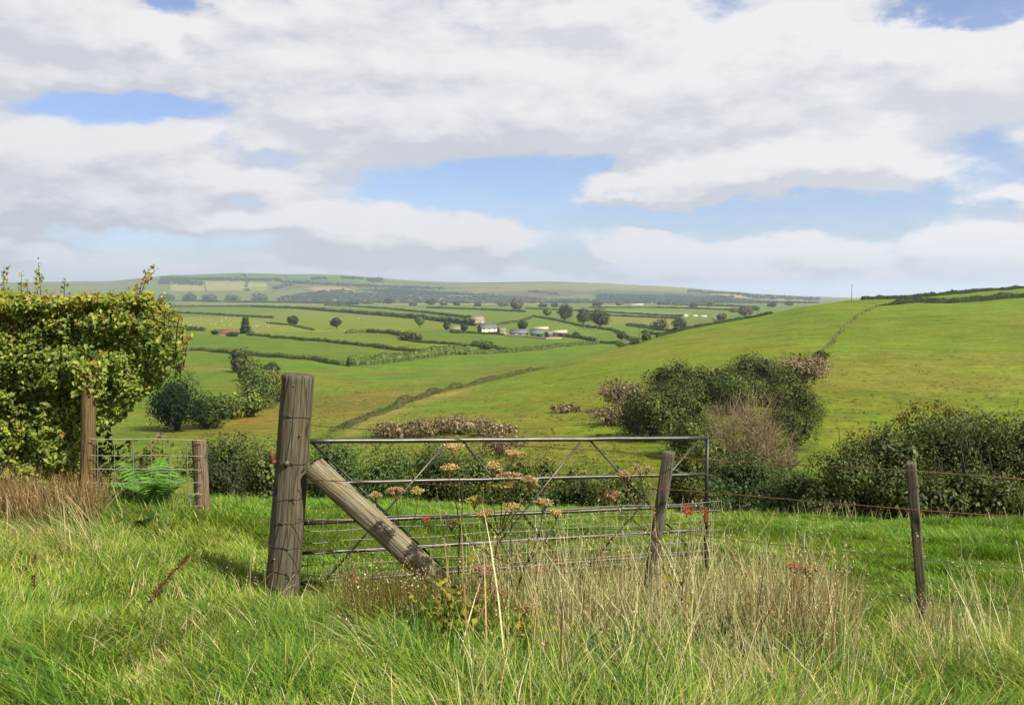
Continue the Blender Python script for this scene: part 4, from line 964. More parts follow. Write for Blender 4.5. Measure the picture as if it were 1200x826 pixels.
# ------------------------------------------------------------------ trees growing out of the combe just past the near field
LEAFY = [q * 2.0 for q in [pc(78, 104, 50), pc(92, 120, 58), pc(64, 88, 44), pc(110, 132, 66)]]
def combe_tree(label, px, top, wpx, d, pal, n, leafpx=3.0, hm=None, bare=None, nl=26, lobe=.36, group='trees rising out of the combe', wts=None, tone=.55):
    g0 = gnd(px, d); tp = P(px, top, d); h = tp[2] - g0[2]; s = d / F; w = wpx * s
    t = thing('combe_tree', label, 'tree', g0, group); gc = G(); rz = min(h * .5, max(w * .8, 60 * s))
    crown(gc, np.array([g0[0], g0[1], tp[2] - rz * .98]), w * .5, w * .42, rz, n, leafpx * s, pal, nl, lobe, wts=wts, tone=tone)
    gt = G(); limbs(gt, g0, np.array([g0[0], g0[1], tp[2] - rz]), w * .5, rz, .12, 7); gt.obj('trunk', M_BARK, t); gc.obj('crown', M_LEAF, t)
CT_ = [('dark round bush crown left of the big gate post behind the field edge', 268, 512, 66, 26, DARK + [pc(60, 84, 46)], 3600), ('olive crown between the left fence post and the big gate post', 310, 528, 56, 24, OLIVE + DARK, 2800), ('low grey green crown right behind the left fence post', 258, 552, 40, 21, [pc(104, 118, 74), pc(84, 100, 58)], 1500),
       ('leafy crown just right of the big gate post', 392, 522, 62, 30, LEAFY, 3600), ('tall leafy crown behind the left half of the gate', 446, 518, 74, 31, LEAFY + MID, 4400), ('darker crown behind the tan seed heads', 512, 524, 70, 28, LEAFY + DARK, 4000),
       ('light green crown behind the middle of the gate', 566, 530, 66, 27, LEAFY + OLIVE, 3600), ('low olive crown behind the middle of the gate', 622, 534, 64, 27, OLIVE + LEAFY, 3400), ('dark low crown behind the right half of the gate', 676, 548, 66, 25, LEAFY + DARK, 3200),
       ('yellow green crown behind the leaning fence post', 728, 556, 62, 24, OLIVE + MID, 2800), ('bright yellow green sapling crown beside the right end of the gate', 800, 528, 34, 22, [pc(140, 150, 60), pc(118, 134, 58), pc(160, 160, 74)], 1300),
       ('dark shrub crown right of the gate end below the bare shrub', 868, 536, 84, 24, LEAFY + DARK + [pc(70, 84, 40)], 5000), ('dark low crown between the gate and the wide right hand bush', 930, 562, 66, 21, DARK + LEAFY, 3200), ('dark green crown behind the end of the gate', 815, 560, 50, 23, DARK + LEAFY, 2600)]
for lb, px, tp, w, d, pal, n in CT_:
    combe_tree(lb, px, tp - (20 if px < 640 else 12), w * 1.5, d, pal, int(n * 2.3), leafpx=2.5)
SALLOW = [q * 1.75 for q in [pc(92, 108, 50), pc(112, 126, 60), pc(74, 88, 42), pc(132, 142, 74), pc(60, 72, 36)]]
def right_bush():
    g0 = gnd(1100, 20.5); t = thing('sallow_bush', 'wide dense dark green bush along the field edge behind the right hand fence post', 'bush', g0); gc = G()
    for px, tp, w, d, n in ((1000, 522, 90, 20, 6500), (1045, 496, 115, 20.5, 9000), (1105, 478, 125, 21.5, 10000), (1165, 474, 125, 21.5, 10000), (1230, 476, 120, 21, 6000), (1290, 500, 110, 21, 3000), (1075, 550, 120, 19.5, 6000), (1150, 545, 120, 19.5, 6000), (965, 562, 60, 19.8, 2600)):
        tpw = P(px, tp, d); gz = gnd(px, d)[2] - .2; rz = (tpw[2] - gz) / 2; s = d / F
        crown(gc, np.array([tpw[0], d, gz + rz]), w * s * .58, w * s * .45, rz * 1.08, int(n * 1.5), 2.9 * s, SALLOW, 26, .36, base=gz, tone=.45, inner=.5)
    for k in range(260):
        px = 990 + R.random() * 240; top = 476 + abs(px - 1120) * .16 + R.random() * 26; e = P(px, top, 20.6 + R.normal() * .4); st = e - [R.normal() * .15, R.normal() * .2, .45]
        n = 9; q = R.random(n)[:, None]; pp = st + (e - st) * q + R.normal(size=(n, 3)) * .02; A, B, C_ = leafcards(pp, R.normal(size=(n, 3)) + [0, -.5, .6], .06 + .03 * R.random(n), palette(n, SALLOW), .5); gc.add(A, B, C_)
    gt = G()
    for k in range(40):
        px = 985 + R.random() * 240; b = gnd(px, 20.6); e = P(px + R.normal() * 14, 500 + R.random() * 50, 20.6 + R.normal() * .6); addtube(gt, [b - [0, 0, .2], (b + e) / 2 + R.normal(size=3) * .15, e], [.035, .022, .008], 5, pc(104, 92, 72))
    gt.obj('stem', M_BARK, t); gc.obj('foliage', M_LEAF, t)
right_bush()
def russet_sapling(label, px0, d, tops, pal):
    b = gnd(px0, d); t = thing('hawthorn_sapling', label, 'tree', b); gt = G(); gc = G()
    addtube(gt, [b - [0, 0, .2], (b + P(px0, 520, d)) / 2, P(px0 - 4, 505, d)], [.05, .04, .025], 6, pc(98, 82, 64))
    for px, py, w, h, n in tops:
        c = P(px, py, d + R.normal() * .2); addtube(gt, [P(px0 - 3, 512, d), (P(px0, 500, d) + c) / 2, c], [.018, .012, .006], 4, pc(98, 82, 64)); s = d / F
        crown(gc, c, w * s * .6, w * s * .4, h * s * .6, int(n * .7), 2.8 * s, [q * 1.7 for q in pal], 16, .35, tone=.3, corek=0)
    gt.obj('trunk', M_BARK, t); gc.obj('crown', M_LEAF, t)
russet_sapling('thin sapling with russet and olive sprays above the wide right hand bush', 1088, 22.5, [(1072, 476, 22, 22, 120), (1058, 490, 26, 16, 110), (1096, 478, 26, 30, 220), (1112, 484, 22, 18, 160), (1092, 500, 34, 20, 260)], [pc(150, 128, 56), pc(124, 116, 54), pc(170, 130, 60), pc(104, 108, 52)])
russet_sapling('orange leaved spray at the left shoulder of the wide right hand bush', 1040, 22.2, [(1056, 489, 22, 12, 120), (1022, 512, 20, 12, 90), (1040, 500, 20, 12, 60)], [pc(204, 140, 62), pc(186, 132, 66), pc(150, 128, 62)])
# ------------------------------------------------------------------ weathered timber
def wood_mat(name, dark, light, moss=0, gscale=1.0, axis_long=2):
    m, nt, out = newmat(name)
    tc = N(nt, 'ShaderNodeTexCoord'); pb = N(nt, 'ShaderNodeBsdfPrincipled'); pb.inputs['Roughness'].default_value = .88; pb.inputs['Specular IOR Level'].default_value = .15
    at = N(nt, 'ShaderNodeAttribute', attribute_name='grain')
    mp = N(nt, 'ShaderNodeMapping'); L(nt, at.outputs['Vector'], mp.inputs[0]); mp.inputs['Scale'].default_value = (gscale, gscale, 1)
    def noise(sc, vec, det=6, ro=.6):
        n = N(nt, 'ShaderNodeTexNoise'); n.inputs['Scale'].default_value = 1; n.inputs['Detail'].default_value = det; n.inputs['Roughness'].default_value = ro
        q = N(nt, 'ShaderNodeMapping'); q.inputs['Scale'].default_value = sc; L(nt, vec, q.inputs[0]); L(nt, q.outputs[0], n.inputs['Vector']); return n.outputs[0]
    g1 = noise((38, 38, 2.2), mp.outputs[0]); g2 = noise((140, 140, 5), mp.outputs[0], 4); g3 = noise((7, 7, 3.5), mp.outputs[0], 5)
    cr = N(nt, 'ShaderNodeValToRGB'); L(nt, g1, cr.inputs[0]); e = cr.color_ramp.elements
    e[0].position = .3; e[0].color = (*dark, 1); e[1].position = .68; e[1].color = (*light, 1)
    m1 = N(nt, 'ShaderNodeMapRange'); L(nt, g2, m1.inputs[0]); m1.inputs[1].default_value = .3; m1.inputs[2].default_value = .7; m1.inputs[3].default_value = .6; m1.inputs[4].default_value = 1.35
    vm = N(nt, 'ShaderNodeVectorMath', operation='SCALE'); L(nt, cr.outputs[0], vm.inputs[0]); L(nt, m1.outputs[0], vm.inputs['Scale'])
    m3 = N(nt, 'ShaderNodeMapRange'); L(nt, g3, m3.inputs[0]); m3.inputs[1].default_value = .4; m3.inputs[2].default_value = .7
    mx = N(nt, 'ShaderNodeMix', data_type='RGBA'); L(nt, m3.outputs[0], mx.inputs[0]); L(nt, vm.outputs[0], mx.inputs[6]); 
    v2 = N(nt, 'ShaderNodeVectorMath', operation='MULTIPLY'); L(nt, vm.outputs[0], v2.inputs[0]); v2.inputs[1].default_value = (.95, .8, .62); L(nt, v2.outputs[0], mx.inputs[7])
    src = mx.outputs[2]
    if moss:
        g4 = noise((14, 14, 6), mp.outputs[0], 6); mm = N(nt, 'ShaderNodeMapRange'); L(nt, g4, mm.inputs[0]); mm.inputs[1].default_value = .5; mm.inputs[2].default_value = .62; mm.inputs[4].default_value = moss
        m4 = N(nt, 'ShaderNodeMix', data_type='RGBA'); L(nt, mm.outputs[0], m4.inputs[0]); L(nt, src, m4.inputs[6]); m4.inputs[7].default_value = (*pc(150, 130, 60), 1); src = m4.outputs[2]
    # drying cracks
    vo = N(nt, 'ShaderNodeTexVoronoi', feature='DISTANCE_TO_EDGE'); q = N(nt, 'ShaderNodeMapping'); q.inputs['Scale'].default_value = (22, 22, .8); L(nt, mp.outputs[0], q.inputs[0]); L(nt, q.outputs[0], vo.inputs['Vector']); vo.inputs['Scale'].default_value = 1
    ck = N(nt, 'ShaderNodeMapRange'); L(nt, vo.outputs['Distance'], ck.inputs[0]); ck.inputs[1].default_value = 0; ck.inputs[2].default_value = .05; ck.inputs[3].default_value = .3; ck.inputs[4].default_value = 1
    v3 = N(nt, 'ShaderNodeVectorMath', operation='SCALE'); L(nt, src, v3.inputs[0]); L(nt, ck.outputs[0], v3.inputs['Scale'])
    L(nt, v3.outputs[0], pb.inputs['Base Color'])
    ad = N(nt, 'ShaderNodeMath', operation='MULTIPLY'); L(nt, ck.outputs[0], ad.inputs[0]); L(nt, g1, ad.inputs[1])
    bp = N(nt, 'ShaderNodeBump'); bp.inputs['Strength'].default_value = .8; bp.inputs['Distance'].default_value = .012; L(nt, ad.outputs[0], bp.inputs['Height']); L(nt, bp.outputs[0], pb.inputs['Normal'])
    L(nt, pb.outputs[0], out.inputs[0])
    return m
M_OAK = wood_mat('weathered_post', pc(112, 106, 96), pc(166, 158, 144))
M_STRUT = wood_mat('weathered_strut', pc(166, 156, 142), pc(222, 212, 196), .30)
M_PALE = wood_mat('pale_post', pc(150, 128, 108), pc(206, 184, 164))
M_MOSSY = wood_mat('mossy_post', pc(128, 108, 78), pc(188, 166, 128), .8)
M_GREY = wood_mat('grey_stake', pc(124, 120, 114), pc(192, 184, 172))
def timber(name, a, b, r0, r1, mat, parent, n=36, m=40, lump=.05, loc=None, square=0, topn=3, axis=None, chamfer=.012):
    """round (square=0) or squared log from a (foot) to b (top) with its own grain coordinates"""
    a = np.asarray(a, float); b = np.asarray(b, float); ax = (b - a); Ln = np.linalg.norm(ax); ax /= Ln
    u = np.array([1., 0, 0]) if axis is None else np.asarray(axis, float); u -= ax * u.dot(ax); u /= np.linalg.norm(u); w = np.cross(ax, u)
    th = np.arange(n) / n * 2 * math.pi; sd = R.integers(1000)
    V = []; GR = []
    zs = np.linspace(0, 1, m)
    for i, z in enumerate(zs):
        r = r0 + (r1 - r0) * z
        if i == m - 1: pass
        if square:
            cs = np.maximum(np.abs(np.cos(th)), np.abs(np.sin(th))); pr = (1 / cs) * (1 - square * .08) ; pr = np.minimum(pr, 1.30)
        else: pr = np.ones(n)
        nz = fbm(th * 2.2, np.full(n, z * Ln * 2.2), sd, 3) - .5; nz2 = vn(th * 9, np.full(n, z * Ln * .8), sd + 3) - .5
        nz = nz * .5 + (fbm((2 * math.pi - th) * 2.2, np.full(n, z * Ln * 2.2), sd, 3) - .5) * .5
        rr = r * pr * (1 + lump * nz * 2 + .035 * nz2)
        p = a + ax * Ln * z + np.outer(np.cos(th) * rr, u) + np.outer(np.sin(th) * rr, w)
        V.append(p); GR.append(np.stack([np.cos(th) * rr, np.sin(th) * rr, np.full(n, z * Ln)], 1))
    p = b + ax * chamfer + (V[-1] - b) * .93; V.append(p); GR.append(GR[-1] * [.93, .93, 1])
    p = b + ax * chamfer * 1.02 + (V[-1] - b - ax * chamfer) * .5 + ax * (R.random((n, 1)) - .5) * .006; V.append(p); GR.append(GR[-1] * [.5, .5, 1] + [.3, 0, 0])
    rows = len(V); k = np.arange(n); k2 = (k + 1) % n
    f = np.concatenate([np.stack([i * n + k, i * n + k2, (i + 1) * n + k2, (i + 1) * n + k], 1) for i in range(rows - 1)])
    V = np.concatenate(V + [np.array([b + ax * chamfer, a])]); GR = np.concatenate(GR + [np.array([[.3, 0, Ln], [0, 0, 0]])])
    t1 = np.stack([np.full(n, rows * n), (rows - 1) * n + k, (rows - 1) * n + k2], 1); t2 = np.stack([np.full(n, rows * n + 1), k2, k], 1)
    o = link(name, V, [f, np.concatenate([t1, t2])], mat, parent, loc, smooth=True)
    at = o.data.attributes.new('grain', 'FLOAT_VECTOR', 'POINT'); at.data.foreach_set('vector', GR.astype(np.float32).ravel())
    return o
WG = pc(170, 168, 164); RUSTW = pc(150, 104, 80); DKW = pc(110, 100, 92)

# gate post with its wire wraps and hinge hook
dP = 6.75
pa = P(331, 692, dP); pb_ = P(349.5, 440.5, dP)
gp = thing('gate_post', 'thick round weathered gate post bound with wire, tallest post in front', 'post', pa)
ax_ = (pb_ - pa) / np.linalg.norm(pb_ - pa)
timber('post_shaft', pa - ax_ * .35, pb_, .136, .126, M_OAK, gp, n=64, m=70, lump=.035)
def on_post(py):
    t = (692 - py) / (692 - 440.5); return pa + (pb_ - pa) * t
for k, py in enumerate((484, 537, 578, 607, 635, 664, 683)):
    c = on_post(py); g = G(); th = np.linspace(0, 2 * math.pi, 41); rr = .1355 + .0025 * R.random(); tl = (R.random() - .5) * .05
    u = np.array([1., 0, 0]); u -= ax_ * u.dot(ax_); u /= np.linalg.norm(u); w = np.cross(ax_, u)
    pts = c + np.outer(np.cos(th) * rr, u) + np.outer(np.sin(th) * rr, w) + np.outer(np.cos(th + k) * tl * .5 + .004 * np.sin(th * 5 + k), ax_)
    addtube(g, pts, .0022, 5, pc(128, 122, 112)); 
    # twisted tail of the knot on the camera side
    q = c + w * -.138 * np.sign(w[1]) + u * (-.05 + .05 * (k % 3)); addtube(g, [q, q + u * .03 + ax_ * .006, q + u * .055 - ax_ * .008], .0035, 5, pc(140, 134, 124))
    g.obj('wire_wrap', M_WIRE, gp)
wv = np.cross(ax_, np.array([1., 0, 0])); fwd = -np.array([0, 1., 0])
g = G(); h0 = P(331, 541, dP - .02); hl = P(318, 541, dP - .1); ht = P(319, 526, dP - .1)
addtube(g, [h0, hl], .016, 10, pc(186, 110, 66)); addtube(g, [hl - [0, 0, .015], ht], .0135, 10, pc(176, 104, 64)); g.obj('hinge_hook', attr_mat('rusty_iron', .8, 40, .35, .3), gp)
g = G(); c = P(336, 543, dP - .134); v, f, t_ = tube([c + [0, .012, 0], c - [0, .012, 0]], .022, 12, True); g.add(v, f, pc(150, 140, 124)); g.f.setdefault(3, []).append(t_)
addtube(g, [c, c - [0, .03, 0]], .009, 6, pc(130, 116, 100)); g.obj('bolt', M_WIRE, gp)
for px, py in ((361, 544), (321.5, 655), (345, 452), (341, 492), (352, 510)):
    g = G(); c = P(px, py, dP - .118); addtube(g, [c + [0, .03, 0], c - [0, .012, 0]], .009 if py == 655 else .006, 8, pc(176, 168, 150)); g.obj('nail', M_WIRE, gp)

# diagonal brace against the post
a = P(548, 711, 6.22); b = P(369, 549, 6.7)
br = timber('brace_timber', a, b, .082, .095, M_STRUT, None, n=40, m=50, lump=.10, loc=a, square=0, chamfer=.01)
tag(br, 'pale weathered diagonal timber propped against the thick gate post', 'timber')

# ------------------------------------------------------------------ the field gate
DL, DR, XL, XR = 6.98, 8.55, 347.0, 829.0
def gpt(px, py, off=0):        # a point on the plane of the gate
    xl, xr = (XL - CX) / F, (XR - CX) / F
    A_ = np.array([xl * DL, DL]); B_ = np.array([xr * DR, DR]); u = (px - CX) / F
    t = (u * A_[1] - A_[0]) / ((B_[0] - A_[0]) - u * (B_[1] - A_[1])); d = A_[1] + t * (B_[1] - A_[1])
    for _ in range(3):
        yc = (CY - py) / F; tt = d / (CT + yc * ST); x = tt * u
        den = ((B_[0] - A_[0]) - (x / d) * (B_[1] - A_[1])); t = ((x / d) * A_[1] - A_[0]) / den; d = A_[1] + t * (B_[1] - A_[1])
    p = P(px, py, d); nrm = np.array([-(B_ - A_)[1], (B_ - A_)[0], 0]); nrm = -nrm / np.linalg.norm(nrm)   # towards the camera
    if nrm[1] > 0: nrm = -nrm
    return p + nrm * off
gate = thing('field_gate', 'grey tubular steel field gate with five rails, cross braces and wire mesh', 'gate', gpt(347, 690))
def TM(v=0): return pc(128 + v, 124 + v, 122 + v)
DKT = pc(92, 90, 94)
RAILS = [((347, 517), (829, 513.5), .021, 6), ((347, 566.8), (829, 555.5), .0175, 0), ((347, 613), (829, 592), .0175, 0), ((347, 648.5), (829, 620), .0175, -10), ((347, 683.5), (829, 647), .0175, -16)]
for (l, r), rad, v in [((q[0], q[1]), q[2], q[3]) for q in RAILS]:
    g = G(); t = np.linspace(0, 1, 16); pl, pr = gpt(*l), gpt(*r); pts = pl + np.outer(t, pr - pl); pts[:, 2] += R.normal(size=16) * .0015
    addtube(g, pts, rad, 14, TM(v)); g.obj('rail', M_METAL, gate, smooth=True)
for pa2, pb2 in (((829, 509.5), (826.5, 664)), ((349, 513), (334, 690))):
    g = G(); addtube(g, [gpt(*pa2), gpt((pa2[0] + pb2[0]) / 2, (pa2[1] + pb2[1]) / 2), gpt(*pb2)], .019, 14, DKT); g.obj('stile', M_METAL, gate, smooth=True)
for q, (t0, b0) in enumerate([((365, 518), (527, 672)), ((523, 517.5), (377, 683)), ((543, 517), (661, 661)), ((680, 516), (553, 672)), ((692, 515.5), (815, 649)), ((818, 514.5), (690, 660))]):
    g = G(); off = .024 if q % 2 else -.024
    p0, p1 = gpt(*t0, off), gpt(*b0, off); addtube(g, [p0, (p0 + p1) / 2, p1], .0095, 8, pc(136, 132, 128) if q % 2 else DKT); g.obj('cross_brace', M_METAL, gate, smooth=True)  # braces of one direction coloured lighter: the light on them is painted in
g = G(); addtube(g, [gpt(829, 557), gpt(834, 556.5), gpt(839, 560), gpt(840.5, 566), gpt(836, 573), gpt(829, 577)], .006, 6, TM()); g.obj('latch_loop', M_METAL, gate)
# netting tied to the lower rails, running past the end of the gate
g = G(); off = .03; rows = [587, 597.5, 608.5, 619, 632, 642, 652]
L0 = [609, 621.5, 635, 648, 662, 674.5, 687]
for k, (yl, yr) in enumerate(zip(L0, rows)):
    xe = 843 if k < 3 else 843 - (k - 2) * 2.0
    xs = np.linspace(352, xe, 46); pts = []
    for x in xs:
        t = (x - 352) / (843 - 352); w = .8 * math.sin(x * .05 + k) + (R.random() - .5) * .8; y = yl + (yr - yl) * t + w
        pts.append(gpt(x, y, off))
    addtube(g, pts, .0034, 5, WG * 1.4, cap=False)
x = 360; st = 17.5
while x < 844:
    t = (x - 352) / (843 - 352); pts = []; kk = 7 if x < 838 else 3
    for k in range(kk): pts.append(gpt(x + (R.random() - .5) * 1.0 - t * k * .6, L0[k] + (rows[k] - L0[k]) * t, off + .004))
    addtube(g, pts, .0026, 4, WG * 1.4, cap=False); x += st; st *= .985
g.obj('wire_netting', M_WIRE, gate)
def twine(px, py, w, h, col, loops=7, hang=0, off=.04):
    g = G(); c = gpt(px, py, off); s = c[1] / F
    for k in range(loops):
        ph = R.random() * 6.28; t = np.linspace(0, 6.28, 12)
        pts = np.stack([c[0] + (np.cos(t + ph) * w * .5 + R.normal() * w * .15) * s, c[1] + np.sin(t) * .02 - .01 * k / loops, c[2] + (np.sin(t * 1 + ph * .3) * h * .5 + R.normal() * h * .1) * s], 1)
        addtube(g, pts, .0042, 5, col * (.8 + .4 * R.random()))
    for k in range(2):
        p0 = c + np.array([R.normal() * w * .2 * s, -.01, -h * .4 * s]); addtube(g, [p0, p0 + [R.normal() * .02, -.01, -h * .4 * s], p0 + [R.normal() * .03, 0, -h * .6 * s]], .004, 5, col)
    g.obj('twine_knot', M_TWINE, gate)
OR = pc(214, 98, 66)
twine(803, 596, 12, 9, OR); twine(823, 600, 5, 15, pc(200, 110, 74)); twine(414, 681, 8, 18, pc(226, 112, 60), 10); twine(499, 607, 7, 5, OR, 4); twine(649, 653, 5, 9, pc(190, 120, 90), 4)

# ------------------------------------------------------------------ barbed wire fence with two stakes
wf = thing('wire_fence', 'rusty wire fence on two thin grey stakes across the front of the field', 'fence', gnd(930, 6.1, 740))
s1a, s1b = P(752, 742, 6.2), P(784, 531, 6.15)
o = timber('fence_post', s1a - (s1b - s1a) * .15, s1b, .036, .042, M_GREY, wf, n=32, m=36, lump=.05, square=1, axis=(.92, -.4, 0)); o['label'] = 'leaning grey stake in front of the gate'
s2a, s2b = P(1084, 748, 6.0), P(1067.5, 544, 5.95)
o = timber('fence_post', s2a - (s2b - s2a) * .15, s2b, .034, .036, M_GREY, wf, n=32, m=36, lump=.04, square=1, axis=(.9, -.45, 0)); o['label'] = 'upright dark grey stake in the open field'
STR = [[(365, 497, 6.7), (450, 503, 6.6), (594, 520, 6.4), (720, 527, 6.25), (782, 534, 6.1), (840, 538, 6.1), (933, 543, 6.05), (1066, 549.5, 5.9), (1200, 560, 5.85), (1330, 571, 5.8)],
       [(360, 560, 6.65), (560, 568, 6.4), (700, 570, 6.25), (776, 571, 6.1), (820, 574, 6.1), (946, 585, 6.0), (1070, 595, 5.9), (1200, 604, 5.85), (1330, 613, 5.8)],
       [(350, 606, 6.65), (560, 616, 6.4), (769, 618, 6.1), (883, 633, 6.05), (988, 643, 6.0), (1073, 652, 5.9), (1200, 664, 5.85), (1330, 676, 5.8)],
       [(345, 640, 6.65), (560, 655, 6.4), (763, 664, 6.1), (860, 675, 6.05), (958, 685, 6.0), (1077, 699, 5.9), (1200, 714, 5.85), (1330, 730, 5.8)],
       [(342, 668, 6.65), (560, 694, 6.4), (757, 706, 6.1), (860, 720, 6.05), (962, 731, 6.0), (1080, 742, 5.9), (1200, 756, 5.85), (1330, 770, 5.8)]]
for k, st_ in enumerate(STR):
    w = np.array([P(*q) for q in st_]); w[:, 1] -= .055; w0 = w; ss = np.linspace(0, len(w) - 1, 90); i = np.minimum(ss.astype(int), len(w) - 2); fr = (ss - i)[:, None]; pts = w[i] * (1 - fr) + w[i + 1] * fr
    g = G(); col = RUSTW if k < 2 else DKW; addtube(g, pts, 0.0031 if k < 2 else .0029, 5, col, cap=False)
    if k in (0, 1):
        for b_ in range(8, 88, 5):
            for _ in range(2):
                d_ = rnd_dir(1)[0] * .014; addtube(g, [pts[b_] - d_, pts[b_] + d_], .0018, 4, col)
    g.obj('wire_strand', M_WIRE, wf)

# ------------------------------------------------------------------ netting fence by the hedge
nf = thing('netting_fence', 'short stretch of square wire netting between two round posts beside the hedge', 'fence', gnd(170, 10.2, 595))
f1a, f1b = P(101, 600, 9.6), P(104, 441, 9.6)
o = timber('fence_post', f1a - [0, 0, .4], f1b, .088, .076, M_MOSSY, nf, n=40, m=40, lump=.06); o['label'] = 'tall mossy round post sunk in the hedge'
f2a, f2b = P(238.5, 606, 10.05), P(233.5, 516, 10.05)
o = timber('fence_post', f2a - [0, 0, .4], f2b, .090, .082, M_PALE, nf, n=40, m=30, lump=.05); o['label'] = 'shorter pale round post at the free end of the netting'
NR = [(514, 515.5), (533.5, 534), (549, 550), (566, 565), (581, 578), (596, 592)]
for k, (yl, yr) in enumerate(NR):
    g = G(); xs = np.linspace(106, 238, 24); pts = [P(x, yl + (yr - yl) * (x - 106) / 132 + (R.random() - .5) * .7 + math.sin(x * .06) * .5, 9.5 + .45 * (x - 106) / 132 - .01) for x in xs]
    addtube(g, pts, 0.006 if k == 0 else .0048, 5, WG * 1.6, cap=False); g.obj('line_wire', M_WIRE, nf)
for x in (114, 134, 156, 177, 198, 219):
    g = G(); pts = [P(x + (R.random() - .5) * 1.2 + k * .3, NR[k][0] + (NR[k][1] - NR[k][0]) * (x - 106) / 132, 9.5 + .45 * (x - 106) / 132 - .015) for k in range(6)]
    addtube(g, pts, .0045, 4, WG * 1.6, cap=False); g.obj('stay_wire', M_WIRE, nf)

